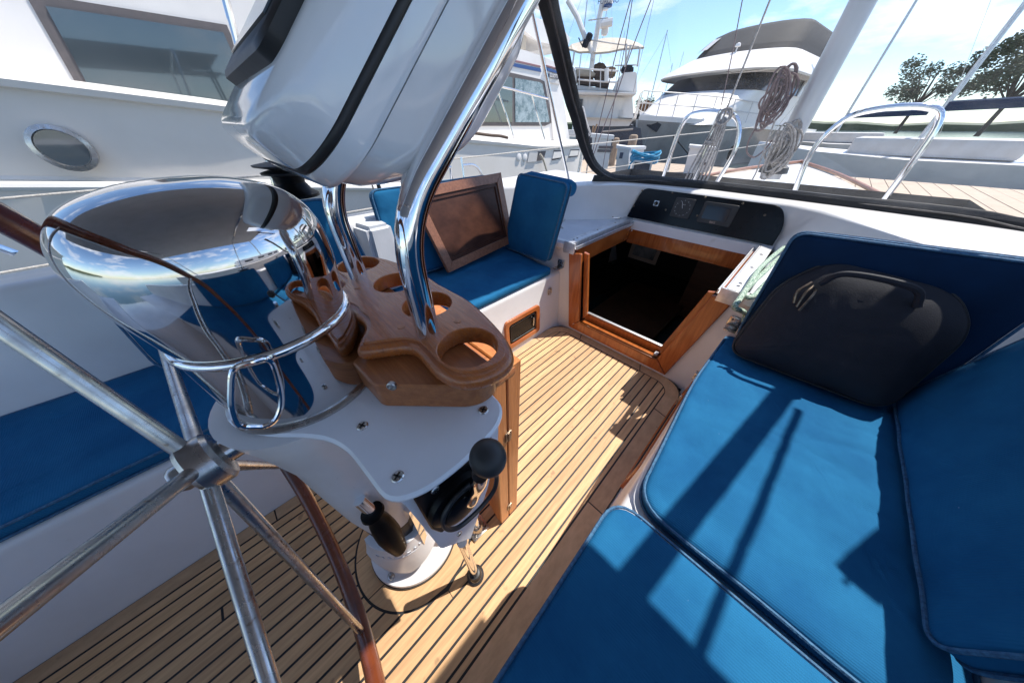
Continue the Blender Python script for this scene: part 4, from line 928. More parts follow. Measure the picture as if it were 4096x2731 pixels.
# ================================================================== STEERING WHEEL
WC = Vector((-.472, -.25, .722)); WR = .569
hub = P(203, 464, x=-.475)
t = thing('helm_wheel', 'steering wheel with worn reddish wooden rim and dull steel spokes aft of the pedestal', 'steering wheel', WC)
bm = B_(); k = 120; tube(bm, [WC + Vector((cos(2 * pi * i / k) * WR, 0, sin(2 * pi * i / k) * WR)) for i in range(k)], .0195, 18, closed=True); obj('rim', bm, 'wheel_wood', t)
bm = B_(); d = (Vector((PX, PY, hub.z)) - hub); lathe(bm, [(.004, -.034), (.018, -.032), (.022, -.026), (.022, -.016), (.038, -.014), (.043, -.008), (.043, .018), (.038, .024), (.02, .028), (.02, max(.05, d.length - .08))], hub, 64, d.to_track_quat('Z', 'Y').to_matrix()); obj('hub', bm, 'stainless', t)
j1 = P(364, 633, y=-.25); a1 = math.atan2(j1.z - WC.z, j1.x - WC.x)
j2 = P(289, 462.5, y=-.25)
for kk in range(6):
    a = a1 - kk * pi / 3; e = WC + Vector((cos(a) * (WR - .008), 0, sin(a) * (WR - .008)))
    dd = (e - hub).normalized(); bm = B_(); tube(bm, [hub + dd * .03, e - dd * .03, e], [.0105, .0088, .0082], 16); obj('spoke', bm, 'stainless', t)

# ================================================================== COCKPIT TABLE (leaves folded down)
t = thing('cockpit_table', 'teak cockpit table with two folded leaves hanging between the cup holder and the sole', 'table', (PX, .27, 0))
bm = B_(); box(bm, (-.505, .245, .835), (.44, .10, .022), bev=.004); obj('table_top', bm, 'teak_block', t)
for i, (ya, yb2) in enumerate(((.226, .268), (.271, .315))):
    bm = B_(); zt = .824 if i == 0 else .852; pts = [(-.287, .004 if i == 0 else .004), (-.30 - .0, .0), (-.42, .12), (-.60, .12), (-.72, .0), (-.723, .004), (-.723, zt), (-.287, zt)]
    prism(bm, [(-.287, .003), (-.31, .003), (-.42, .16), (-.60, .16), (-.70, .003), (-.723, .003), (-.723, zt), (-.287, zt)], ya, yb2, bev=.003, axis='y'); lf = obj('leaf', bm, 'teak_leaf', t)
for z in (.10, .60):
    bm = B_(); box(bm, (-.2855, .2695, z), (.004, .022, .04), bev=.001); box(bm, (-.283, .2695, z), (.005, .006, .036)); obj('hinge', bm, 'brass', t)

# ================================================================== DODGER (clear windows in black binding)
# bottom edge on the coachroof, top edge on the aft hoop
def mirror2(p): return Vector((2 * CL - p.x + .62 * min(1, max(0, (CL - p.x) / .5)), p.y, p.z))
botL = [Vector(p) for p in ((-1.36, 2.33, ROOF + .012), (-1.18, 2.47, ROOF + .014), (-.9, 2.56, ROOF + .016), (CL, 2.62, ROOF + .018))]
topL = [Vector(p) for p in ((-1.17, 1.36, 1.72), (-1.0, 1.44, 1.80), (-.8, 1.5, 1.85), (CL, 1.54, 1.88))]
midL = [P(567, 79, x=-1.30), ]
e0 = [botL[0], P(583, 140, x=-1.355), P(575, 110, x=-1.335), P(567, 79, x=-1.30), P(559, 45, x=-1.265), P(548, 0, x=-1.19), Vector((-1.14, 1.27, 1.76))]
e0 = smoothpath(e0, 4)
t = thing('dodger', 'canvas dodger with scratched clear windows and black bound edges standing on the coachroof', 'spray hood', (CL, 2.3, ROOF))
nu = 12; nv = len(e0) - 1
def dpt(u, v):
    """u 0..1 port edge to centre, v index along edge"""
    e = e0[v]; f = v / nv
    bot = smoothpath(botL, 4); b = bot[min(len(bot) - 1, int(u * (len(bot) - 1)))]
    cx = e.x + (b.x - botL[0].x) * (abs(e.x - CL) / abs(botL[0].x - CL))
    cy = e.y + (b.y - botL[0].y) * (1 - .35 * f); cz = e.z + (b.z - botL[0].z) + .10 * f * sin(u * pi / 2)
    return Vector((cx, cy, cz))
bm = B_(); half = [[dpt(u / nu, v) for u in range(nu + 1)] for v in range(nv + 1)]
full = [row + [mirror2(p) for p in row[::-1][1:]] for row in half]
vs = [[bm.verts.new(p) for p in row] for row in full]
for A, B in zip(vs, vs[1:]):
    for i in range(len(A) - 1): bm.faces.new((A[i], A[i + 1], B[i + 1], B[i]))
obj('front_window', bm, 'vinyl', t, angle=80)
# binding: port and starboard edges, rounded lower corner
def fillet_path(side):
    pth = [P(x / 4, y / 4, y=yy) for x, y, yy in ((2550, 722, 2.50),)]
    return pth
for mir in (0, 1):
    path = [p.copy() for p in e0[3:]][::-1]
    corner = [P(578, 118, x=-1.34), P(586, 148, x=-1.355), P(594, 165, x=-1.34), P(606, 175, y=2.40), P(622, 180, y=2.47)]
    path = [p.copy() for p in e0 if p.z > P(575, 110, x=-1.335).z][::-1] + corner + [Vector((-.98, 2.535, ROOF + .03)), Vector((-.75, 2.59, ROOF + .022)), Vector((CL, 2.62, ROOF + .022))]
    path = smoothpath(path, 5)
    if mir: path = [mirror2(p) for p in path]
    nr = (.62 if mir == 0 else -.62, -1, .35); npth = len(path)
    bm = B_(); ribbon(bm, path, [.088 if p.z > 1.25 else (.062 + .026 * max(0, min(1, (p.z - .95) / .3))) for p in path], .014, nr); tube(bm, path, .011, 8); obj('edge_binding', bm, 'black_matt', t)
    bm = B_(); sgn = -1 if mir else 1; tube(bm, [p + Vector((.018 * sgn, -.014, .0)) for p in path], .0045, 8); obj('zip', bm, 'grey_vinyl', t)
    # low black skirt
    bm = B_(); base = smoothpath(botL, 4)
    if mir: base = [mirror2(p) for p in base]
    for a, b in zip(base, base[1:]):
        for (w0, h0) in ((0, 0),): quad(bm, a + Vector((0, -.03, -.008)), b + Vector((0, -.03, -.008)), b + Vector((0, -.006, .035)), a + Vector((0, -.006, .035)))
    bmesh.ops.remove_doubles(bm, verts=bm.verts, dist=1e-4); g_ = bmesh.ops.extrude_face_region(bm, geom=bm.faces[:]); bmesh.ops.translate(bm, vec=(0, .012, .0), verts=[v for v in g_['geom'] if isinstance(v, bmesh.types.BMVert)])
    obj('skirt', bm, 'black_matt', t)
for q_ in ((577, 180), (581, 179.5), (704, 190), (714, 191), (724, 192)):
    screw(t, P(q_[0], q_[1], y=2.36 if q_[0] < 600 else 2.585), (.2, -1, .5), .007, 'snap', 'stainless')
# side curtain, port
bm = B_(); qd = [Vector((-1.38, 2.30, ROOF + .01)), Vector((-1.70, 1.62, COAM + .03)), Vector((-1.76, .55, COAM + .0)), Vector((-1.76, .55, 1.75)), Vector((-1.15, 1.30, 1.74))]
# strut
t2 = thing('dodger_strut', 'thin chrome tube holding up the dodger in front of the white trawler', 'strut', P(569, 181, x=-1.46))
bm = B_(); tube(bm, [P(569, 181, x=-1.46), P(531, 5, x=-1.46), P(531, 5, x=-1.46) + (P(531, 5, x=-1.46) - P(569, 181, x=-1.46)) * .25], .0095, 16); obj('tube', bm, 'chrome', t2)
bm = B_(); c = P(569, 181, x=-1.46); lathe(bm, [(.018, -.03), (.014, -.01), (.011, .01)], c, 16); obj('socket', bm, 'chrome', t2)
# aft port side curtain: clear panel with grey border, navy cloth below
t = thing('side_curtain', 'clear vinyl side curtain with stitched grey border behind the chrome pipes', 'curtain', (-1.82, .3, COAM))
ya, yb2, za, zb = -1.3, P(381, 215, x=-1.80).y, P(377, 229, x=-1.80).z, 1.9
bm = B_(); quad(bm, (-1.80, ya, za), (-1.80, yb2, za), (-1.80, yb2, zb), (-1.80, ya, zb)); obj('clear_panel', bm, 'vinyl', t)
bm = B_(); tube(bm, [(-1.80, ya, za), (-1.80, yb2, za), (-1.80, yb2, zb)], .022, 8, ell=.3); obj('border', bm, 'grey_vinyl', t)
bm = B_(); tube(bm, [(-1.80, yb2 + .035, za - .05), (-1.80, yb2 + .035, zb)], .012, 8); obj('zip', bm, 'black_matt', t)
bm = B_()
rws = []
for i in range(25):
    y_ = ya + (yb2 + .06 - ya) * i / 24; rws.append([bm.verts.new((-1.80 + .012 * sin(i * 1.3) * (1 - j / 4), y_, za - .02 - .2 * j / 4)) for j in range(5)])
for A, B in zip(rws, rws[1:]):
    for j in range(4): bm.faces.new((A[j], A[j + 1], B[j + 1], B[j]))
single('weather_cloth', bm, 'navy', 'navy blue weather cloth hanging below the clear side curtain', 'cloth')

# ================================================================== LIFELINES, GRAB BARS, MAST, RIGGING
t = thing('lifelines', 'white coated lifelines crossing in front of the neighbouring hulls', 'lifeline', (-2.25, 1.5, .5))
for a, b, c in (((461, 158), (559, 147), (725, 130)), ((440, 196), (583, 172), (725, 150))):
    A = P(*a, x=-2.22); B = P(*b, x=-2.12); Cc = P(*c, x=-1.45)
    bm = B_(); tube(bm, [Vector((-2.24, -2.5, A.z - .02)), A, B, Cc, Cc + (Cc - B) * .5], .0048, 8); obj('wire', bm, 'rope_white', t)
def stanch(label, top, bot):
    t = thing('stanchion', label, 'stanchion', bot, 'lifeline stanchions')
    bm = B_(); tube(bm, [bot, top], .0125, 12); obj('post', bm, 'chrome', t)
    bm = B_(); lathe(bm, [(.03, 0), (.024, .02), (.016, .04)], bot, 16); obj('base', bm, 'stainless', t)
stanch('chrome lifeline stanchion with bent brace behind the teak washboard', P(461, 157, x=-2.22), P(467, 200, x=-2.18))
stanch('slim steel stanchion on the foredeck left of the rope bundle', P(676, 134, x=-1.6), P(664, 189, x=-1.55))
stanch('chrome lifeline stanchion at the left, beyond the winch', P(205, 190, x=-2.22), P(215, 270, x=-2.2))
bm = B_(); tube(bm, smoothpath([P(463, 165, x=-2.2), P(474, 165, x=-2.2), P(481, 173, x=-2.2), P(486, 190, x=-2.2), P(488, 200, x=-2.2)], 6), .011, 12); tube(bm, [P(450, 168, x=-2.2), P(455, 200, x=-2.2)], .011, 12); tube(bm, [P(436, 168, x=-2.2), P(451, 167, x=-2.2)], .011, 12)
single('boarding_gate_rail', bm, 'chrome', 'bent chrome gate rail beside the lifeline stanchion', 'rail')
# mast pulpit (granny bars) at y about 3.6
def bars(label, mir):
    pts = [P(x, y, y=3.6) for x, y in ((658, 192), (672, 150), (684, 121), (698, 112.5), (722, 112.5), (738, 121), (735, 150), (713, 188))]
    t = thing('mast_bar', label, 'grab bar', pts[0], 'bars beside the mast')
    if mir: pts = [Vector((2 * -.42 - p.x, p.y, p.z)) for p in pts]
    bm = B_(); tube(bm, smoothpath(pts, 5), .019, 14); obj('tube', bm, 'chrome', t)
bars('arched chrome grab bar on the coachroof with a rope bundle hanging from it', 0)
bars('arched chrome grab bar on the coachroof beside the mast, right of the photo', 1)
bm = B_(); a = P(719, 116, y=3.52); b = P(688, 192, y=3.5); tube(bm, [a + (a - b) * .06, b], .021, 14); single('rigging_tube', bm, 'chrome', 'straight chrome tube with ropes lashed alongside at the arched bar', 'tube')
bm = B_()
for k in range(7):
    a = P(719 + k * .9, 118 + k * 2, y=3.50 - .01 * (k % 3)); b = P(688 + k * 3.5 - 10, 196, y=3.48); m_ = a.lerp(b, .6) + Vector((.006 * k - .02, 0, .0))
    tube(bm, smoothpath([a, m_, b], 8), .008, 7)
for k in range(3): tube(bm, [Vector((P(709, 142, y=3.49).x + .034 * cos(j), 3.49 + .034 * sin(j), P(709, 141 + k * 1.6, y=3.49).z)) for j in [i * pi / 6 for i in range(12)]], .006, 6, closed=True)
c = P(719, 132, y=3.49)
for k in range(6):
    a = k * .5; tube(bm, [c + Vector((cos(b_) * .035 * cos(a), sin(a) * .03 * cos(b_), sin(b_) * .10)) for b_ in [i * pi / 8 for i in range(16)]], .007, 6, closed=True)
single('rope_bundle', bm, 'rope_grey', 'hank of pale braided rope tied along the chrome tube in front of the grey yacht', 'rope')
c = P(724, 117, y=3.5); bm = B_()
for k in range(5):
    a = k * .63; tube(bm, [c + Vector((cos(b_) * .045, sin(b_) * .02 * cos(a), sin(b_) * .05 + .01 * sin(a))) + Vector((.01 * sin(k), .01 * k - .02, 0)) for b_ in [i * pi / 8 for i in range(16)]], .009, 6, closed=True)
single('rope_knot', bm, 'rope_grey', 'grey rope knot tied round the top of the arched bar', 'rope')
def line(name, label, pts, r, m, cat, group=None, yy=None):
    bm = B_(); tube(bm, pts, r, 8); return single(name, bm, m, label, cat, group)
line('halyard', 'thick grey rope running up from the knot at the arched bar', [P(723, 118, y=3.5), P(754, 40, y=3.75), P(782, -30, y=4)], .0075, 'rope_grey', 'rope')
line('halyard', 'thin dark line running up left of the thick grey rope', [P(719, 116, y=3.5), P(733, 50, y=3.7), P(748, -30, y=3.9)], .004, 'rope_plum', 'rope')
for i, (x0, y0_, x1, y1_, lab) in enumerate(((718, 0, 654, 322, 0), (719.5, 0, 654, 322, 0), (756, 0, 656, 318, 0))): pass
for lab, pts, r in (('leftmost of the three taut shroud ropes crossing the bimini of the far boat', ((719, -10), (690, 122), (680, 147), (655, 270)), .005),
                    ('middle taut shroud rope crossing the bimini of the far boat', ((723, -10), (693, 160), (663, 262), (655, 300)), .004),
                    ('rightmost taut shroud rope crossing the bimini of the far boat', ((756, -10), (722, 100), (706, 155), (684, 290)), .005)):
    S_ = .574 / .574; q = []
    for x, y in pts:
        fx = 2048 + (x - 512 * 0) * 0
    # crop coordinates converted below
shr = (('leftmost of the three taut shroud ropes crossing the far bimini', ((825, 0), (735, 330), (685, 540), (575, 1000), (545, 1130)), .0052),
       ('middle shroud rope crossing the far bimini', ((838, 0), (800, 250), (735, 590), (690, 830), (630, 1180)), .0045),
       ('rightmost shroud rope crossing the far bimini', ((968, 0), (830, 360), (720, 680), (640, 880), (560, 1100)), .0055),
       ('fine stay wire right of the shroud ropes', ((988, 0), (930, 260), (845, 640)), .0022))
for lab, pts, r in shr:
    q = [P((2048 + x * .574) / 4, (y * .574) / 4, x=-2.15) for x, y in pts]; q = [q[0] + (q[0] - q[1]) * .6] + q
    line('shroud', lab, smoothpath(q, 4), r, 'rope_plum', 'shroud')
bm = B_(); tube(bm, [P(582, 150, x=-2.16), P(580, 163, x=-2.16), P(577, 178, x=-2.16)], .014, 10); tube(bm, [P(590, 148, x=-2.12), P(586, 175, x=-2.12)], .009, 8); single('turnbuckle', bm, 'stainless', 'steel turnbuckles at the foot of the shrouds beside the dodger corner', 'turnbuckle')
# mast with coils (just beyond the right edge of the photograph)
MXY = P(800, 120, y=4.1)
t = thing('mast', 'pale aluminium mast with dark rope coils at the right', 'mast', (MXY.x, 4.1, ROOF))
bm = B_(); lathe(bm, [(.085, ROOF - .05), (.085, 9)], (MXY.x, 4.1, 0), 32); obj('tube', bm, 'mast_paint', t)
bm = B_(); lathe(bm, [(.12, ROOF), (.11, ROOF + .05), (.09, ROOF + .06)], (MXY.x, 4.1, 0), 32); obj('collar', bm, 'rubber', t)
for nm, px, py, h, m_, lab in (('rope_coil', 776, 98, .22, 'rope_plum', 'plum brown rope coil hanging beside the mast at the right edge'), ('rope_coil', 781, 150, .22, 'rope_grey', 'pale grey rope coil hanging low on the mast')):
    c = P(px, py, y=3.95); bm = B_()
    for k in range(12):
        a = k * .37; s_ = 1 - .05 * (k % 4)
        tube(bm, [c + Vector((cos(b_ + .2 * sin(a)) * (.05 + .035 * sin(a * 5)) + .015 * sin(a * 3) + .02 * sin(b_ * 2 + a), .05 * cos(a * 2) + .02 * sin(b_ * 2), sin(b_) * h * s_ * (.72 + .28 * cos(a * 4)) + .02 * sin(a * 7))) for b_ in [i * pi / 9 for i in range(18)]], .0085, 6, closed=True)
    single(nm, bm, m_, lab, 'rope', 'rope coils at the mast')
line('rope_tail', 'dark plum rope drooping in a loop left of the mast', smoothpath([P(x, y, y=3.9) for x, y in ((762, 108), (757, 125), (749, 140), (747, 152), (754, 157), (764, 150), (772, 140))], 6), .0065, 'rope_plum', 'rope')
line('rope_tail', 'pale frayed rope hanging at the far right of the window', smoothpath([P(x, y, y=3.8) for x, y in ((775, 120), (764, 150), (757, 170), (752, 180))], 6), .006, 'rope_grey', 'rope')
# boom with stowed sail (unseen overhead; placed and widened to throw shade on the port side)
t = thing('boom', 'unseen boom with stowed sail in a dark cover, placed overhead to shade the port side', 'boom', (-.75, .2, 2.9))
bm = B_(); tube(bm, smoothpath([(-.80, .1, 2.86), (-.76, 1.5, 2.88), (-.70, 3.0, 2.9)], 5), .28, 16, ell=.62); obj('sail_cover', bm, 'blue_dark', t)
bm = B_(); tube(bm, smoothpath([(-.68, 3.0, 2.96), (-.50, 3.4, 2.95), (-.40, 4.0, 2.9)], 5), .42, 16, ell=.62); obj('shade_bundle', bm, 'blue_dark', t)  # bulk added forward to keep sun off the coachroof and cabin
bm = B_(); tube(bm, [(-.82, 0, 2.6), (-.45, 4.0, 2.6)], .06, 12); obj('spar', bm, 'aluminium', t)
# bimini over the helm, unseen; front edge stepped to place the shade below
t = thing('bimini', 'pale bimini awning out of view over the helm, front edge stepped to shape shade', 'awning', (CL, -.6, 2.0))
bm = B_()
def slab(poly, z, th=.006): prism(bm, poly, z, z + th)
slab([(-1.7, .86), (.14, .86), (.14, .64), (.33, .64), (.33, -1.9), (-1.7, -1.9)], 2.0); slab([(.331, 1.06), (1.2, 1.06), (1.2, -1.9), (.331, -1.9)], 2.002); obj('canvas', bm, 'awning', t)
for y_ in (.40, -1.2):
    bm = B_(); tube(bm, smoothpath([(-1.9, y_ * .5, .9), (-1.8, y_, 1.9), (-1.6, y_, 1.985), (CL, y_, 1.985), (.75, y_, 1.985), (.93, y_, 1.9), (1.02, y_ * .5, .9)], 5), .0125, 10); obj('hoop', bm, 'chrome', t)
for w2, a, b, lab in ((.066, (.451, 1.0, 1.995), (.62, 2.0, 1.995), 'wide navy strap added unseen overhead to cast a shadow band'), (.022, (.588, 1.0, 1.995), (.66, 1.9, 1.995), 'narrow navy strap added unseen overhead to cast a thin shadow band'),):
    bm = B_(); beam(bm, a, b, w2, .004); single('shadow_strap', bm, 'navy', lab, 'strap')  # straps added out of view to throw shadow bands on the cushions

# ================================================================== WATER, DOCK
bm = B_(); quad(bm, (-600, -300, -.45), (600, -300, -.45), (600, 900, -.45), (-600, 900, -.45)); struct('water', bm, 'water', smooth=False)
def bframe(px, D):
    c = P(px, 126, d=D); f = Vector((c.x, c.y, 0)).normalized(); r = Vector((f.y, -f.x, 0))
    return c, f, r
def make_at(px0, D):
    c, f, r = bframe(px0, D)
    def at(px, py, b=0.0):
        q = ray(px, py); k = (c - EYE).dot(f) + b; s = k / q.dot(f); return EYE + q * s
    return at, f, r
DZ = .05
dockf = (P(640, 180, z=DZ)); 
bm = B_()
n_b = 0
t = bm
dk = B_(); box(dk, (-2.0, 11.2, -.12), (18, 5.6, .26)); dock = struct('dock', dk, 'dock', smooth=False)
rnd = random.Random(4)
for i in range(60):
    x = -11 + i * .3
    bm = B_(); box(bm, (x + .15, 11.2, .03 + rnd.random() * .004), (.285, 5.62, .03)); obj('dock_plank', bm, 'dock', dock, smooth=False)
bm = B_(); box(bm, (2.6, 5.0, -.06), (.9, 7.6, .22)); struct('finger_dock', bm, 'dock', smooth=False)
bm = B_(); box(bm, (-12, 26, -.1), (44, 2.2, .36)); struct('far_dock', bm, 'dock', smooth=False)
def prismbox(at, f, px, mtop, name, label, cat, m, lidm, group=None, dep=.7):
    """dock box from the four lower and upper front corners"""
    bl, br, tr, tl = px
    A = [at(*bl), at(*br), at(*tr), at(*tl)]; fv = f * dep
    t = thing(name, label, cat, A[0], group)
    bm = B_(); hexa(bm, A, [p + fv for p in A]); obj('body', bm, m, t, smooth=False)
    up = Vector((0, 0, 1)); wv = (A[2] - A[3]).normalized() * .04
    bm = B_(); hexa(bm, [A[3] - wv - f * .04, A[2] + wv - f * .04, A[2] + wv + fv + f * .04, A[3] - wv + fv + f * .04], [p + up * .07 for p in (A[3] - wv - f * .04, A[2] + wv - f * .04, A[2] + wv + fv, A[3] - wv + fv)]); obj('lid', bm, lidm, t, smooth=False)
    return t, at, f
cvt = lambda x, y: ((2250 + .27636 * x) / 4, (350 + .27636 * y) / 4)     # crop used for the dock area
at, f, r = make_at(620, 9.6)
t1, _, _ = prismbox(at, f, (cvt(760, 1270), cvt(945, 1290), cvt(965, 905), cvt(795, 880)), 0, 'dock_box', 'white dock box with dark vents standing left of the blue coiled hose', 'dock box', 'box_white', 'box_white', 'dock boxes')
pa = at(*cvt(850, 980)); bm = B_(); box(bm, pa - f * .01, (.09, .02, .14), f.to_track_quat('Y', 'Z').to_matrix()); obj('vent', bm, 'label_dark', t1)
q4 = [at(*cvt(*c)) for c in ((945, 1290), (965, 905))]
rside = Vector((r.x, r.y, 0)) * .42
bm = B_(); hexa(bm, [q4[0] + f * .02, q4[0] + rside + f * .5, q4[1] + rside + f * .5, q4[1] + f * .02], [p + f * .35 for p in (q4[0] + f * .02, q4[0] + rside + f * .5, q4[1] + rside + f * .5, q4[1] + f * .02)]); obj('side_wall', bm, 'box_white', t1, smooth=False)
bm = B_(); hexa(bm, [q4[1] + f * .0, q4[1] + rside * 1.1 + f * .5, q4[1] + rside + f * .9, q4[1] + f * .9], [p + Vector((0, 0, .07)) for p in (q4[1] + f * .0, q4[1] + rside * 1.1 + f * .5, q4[1] + rside + f * .9, q4[1] + f * .9)]); obj('side_lid', bm, 'box_white', t1, smooth=False)
at, f, r = make_at(697, 11.4)
t1, _, _ = prismbox(at, f, (cvt(1745, 1240), cvt(2090, 1225), cvt(2200, 905), cvt(1845, 870)), 0, 'dock_box', 'white dock box with faded round emblem right of the rope bundle', 'dock box', 'box_white', 'box_white', 'dock boxes')
bm = B_(); pa = at(*cvt(2060, 1060)); box(bm, pa - f * .01, (.42, .02, .5), f.to_track_quat('Y', 'Z').to_matrix()); em = obj('emblem', bm, 'boat_pale', t1)
bm = B_()
for k in range(6): box(bm, at(*cvt(2005 + 14 * k, 1100)) - f * .03, (.05, .01, .09), f.to_track_quat('Y', 'Z').to_matrix() @ Matrix.Rotation(.3 * k, 3, 'Y'))
obj('print', bm, 'canvas_brown', em)
at, f, r = make_at(600, 8.0)
t1, _, _ = prismbox(at, f, (cvt(420, 1215), cvt(650, 1180), cvt(715, 745), cvt(430, 720)), 0, 'dock_box', 'tall white locker nearest the dodger corner with two dark slots', 'dock box', 'box_white', 'box_white', 'dock boxes')
for a, b in ((625, 860), (605, 912)):
    bm = B_(); box(bm, at(*cvt(a, b)) - f * .01, (.32, .02, .05), f.to_track_quat('Y', 'Z').to_matrix()); obj('slot', bm, 'window_rubber', t1)
# crate with coiled hose
at, f, r = make_at(650, 9.0)
t1 = thing('crate', 'dark slatted crate with white edging standing under the blue hose', 'crate', at(*cvt(1080, 1290)))
A = [at(*cvt(*c)) for c in ((985, 1280), (1240, 1290), (1290, 1080), (1040, 1060))]
bm = B_(); hexa(bm, A, [p + f * .6 for p in A]); obj('body', bm, 'crate_dark', t1, smooth=False)
for i, j in ((0, 3), (1, 2), (3, 2)):
    bm = B_(); beam(bm, A[i] - f * .03, A[j] - f * .03, .045, .045); obj('corner_strip', bm, 'boat_pale', t1)
c = at(*cvt(1190, 1010), .25); bm = B_(); rn = random.Random(3)
for k in range(9):
    s_ = .55 + .06 * rn.random(); pts = [c + r * cos(b_) * (.52 * s_ * 1.15) + f * sin(b_) * .38 * s_ * 1.3 + Vector((0, 0, .02 * k - .06 + .05 * sin(b_ * 2 + k))) for b_ in [i * pi / 10 for i in range(20)]]
    tube(bm, pts, .022, 6, closed=True)
single('hose', bm, 'hose_blue', 'bright blue hose coiled in a loose pile on top of the dark crate', 'hose')
bm = B_(); tube(bm, smoothpath([at(*cvt(*c)) for c in ((1040, 1050), (985, 1100), (960, 1180), (945, 1285))], 5), .022, 6); single('hose_tail', bm, 'hose_blue', 'blue hose end hanging down beside the dark crate', 'hose')
def pile(px, py0, py1, D, w, label):
    at, f, r = make_at(px, D); b = at(px, py1); tp = at(px, py0)
    bm = B_(); lathe(bm, [(w, -.9), (w, tp.z - .05), (w * .9, tp.z), (w * .5, tp.z + .03)], (b.x, b.y, 0), 20); single('piling', bm, 'pile', label, 'piling', 'mooring pilings')
pile(cvt(968, 0)[0], cvt(0, 690)[1], 155, 13.5, .16, 'weathered wooden piling rising in front of the dark blue hull')
pile(cvt(735, 0)[0], cvt(0, 735)[1], 155, 13.0, .12, 'wooden piling just left of the white dock box')

# ================================================================== WHITE TRAWLER alongside to port
t = thing('trawler', 'white trawler yacht with blue and red stripes and fogged side windows alongside to port', 'boat', (-4.0, 3, -.45))
HX = -3.55
ys = [-9, -6, -3.5, -1.5, .3, 1.6, 2.7, 3.6, 4.15, 4.6, 5.1, 5.45, 5.7]
sheer = [2.55, 2.2, 1.85, 1.6, 1.42, 1.27, 1.155, 1.08, 1.03, 1.015, 1.02, 1.03, 1.04]
hxo = [-6.2, -4.75, -4.0, -3.75, -3.62, HX, HX, HX, HX, HX, HX, HX, -3.62]
bm = B_(); R = []
for y_, z_, x_ in zip(ys, sheer, hxo):
    fl = max(0, (-y_ + 1) * .09) if y_ < 1 else 0
    R.append([bm.verts.new(p) for p in ((-5.4, y_, z_), (x_ - .10, y_, z_), (x_ - .03, y_, z_ - .012), (x_, y_, z_ - .04), (x_ - .01, y_, z_ - .075), (x_ - .035 - fl * .2, y_, z_ - .085), (x_ - .05 - fl * .5, y_, z_ - .55), (x_ - .035 - fl * .5, y_, z_ - .57), (x_ - .08 - fl, y_, -.5))])
for A, B in zip(R, R[1:]):
    for i in range(len(A) - 1): bm.faces.new((A[i], A[i + 1], B[i + 1], B[i]))
bm.faces.new(R[-1]); obj('hull', bm, 'boat_cream', t, angle=28)
bm = B_(); tube(bm, [(x_ - .02 , y_, z_ - .60) for y_, z_, x_ in zip(ys, sheer, hxo)], .03, 8); obj('rub_rail', bm, 'boat_white', t)
CX_ = -4.15   # cabin side
def cab(pts, x0, x1, m, nm, par=None, sm=False):
    bm = B_(); hexa(bm, [(x0, y, z) for y, z in pts], [(x1, y, z) for y, z in pts]); return obj(nm, bm, m, par or t, smooth=sm)
def pc(px, py, x=CX_): q = P(px, py, x=x); return (q.y, q.z)
Fp = lambda x, y: (x / 4, y / 4)
# cabin side wall from windscreen (left) to aft corner
cs = [pc(*Fp(2262, 570)), pc(*Fp(2196, 232)), (pc(*Fp(2048, 184))[0], pc(*Fp(2048, 184))[1]), (1.2, pc(*Fp(2048, 184))[1] + .16), (-1.0, pc(*Fp(2048, 184))[1] + .10), (-2.2, 1.6), (-2.2, .9), (pc(*Fp(2262, 570))[0], .9)]
cab(cs, CX_, CX_ - 2.6, 'boat_white', 'cabin')
# aft post with name
ps = [pc(*Fp(2279, 560), x=CX_ + .02), pc(*Fp(2232, 252), x=CX_ + .02), pc(*Fp(2180, 228), x=CX_ + .02), pc(*Fp(2215, 560), x=CX_ + .02)]
cab(ps, CX_ + .02, CX_ - .3, 'boat_white', 'corner_post')
# roof edge
# stripes
def stripe(ya, yb_, m, nm):
    A = [P(*Fp(*a), x=CX_ + .012) for a in ya]; B = [P(*Fp(*a), x=CX_ + .012) for a in yb_]
    ext = A[0] + (A[0] - A[1]) * 3.2; extb = B[0] + (B[0] - B[1]) * 3.2
    bm = B_(); quad(bm, ext, A[1], B[1], extb); g_ = bmesh.ops.extrude_face_region(bm, geom=bm.faces[:]); bmesh.ops.translate(bm, vec=(-.014, 0, 0), verts=[v for v in g_['geom'] if isinstance(v, bmesh.types.BMVert)]); obj(nm, bm, m, t, smooth=False)
stripe([(2048, 236), (2162, 262)], [(2048, 244), (2163, 269)], 'stripe_red', 'stripe')
stripe([(2048, 250), (2163, 273)], [(2048, 264), (2166, 288)], 'stripe_blue', 'stripe')
def stripe2(q, m, nm, off=.045):
    A = [P(*Fp(*a), x=CX_ + off) for a in q]; bm = B_(); hexa(bm, A, [p + Vector((-.03, 0, 0)) for p in A]); return obj(nm, bm, m, t, smooth=False)
stripe2([(2186, 259), (2229, 271), (2230, 277), (2187, 265)], 'stripe_red', 'stripe'); stripe2([(2188, 269), (2231, 283), (2233, 294), (2191, 282)], 'stripe_blue', 'stripe')
nm_ = stripe2([(2193, 293), (2236, 304), (2238, 316), (2195, 306)], 'label_dark', 'name_board')
c0 = P(*Fp(2216, 304), x=CX_ + .062); text('ELLIOTT', .062, frame(c0, P(*Fp(2238, 309), x=CX_ + .062) - P(*Fp(2193, 299), x=CX_ + .062), (0, -.1, 1)), 'boat_white', nm_, ext=.003)
stripe2([(2197, 314), (2238, 323), (2241, 337), (2200, 329)], 'boat_pale', 'step_moulding')
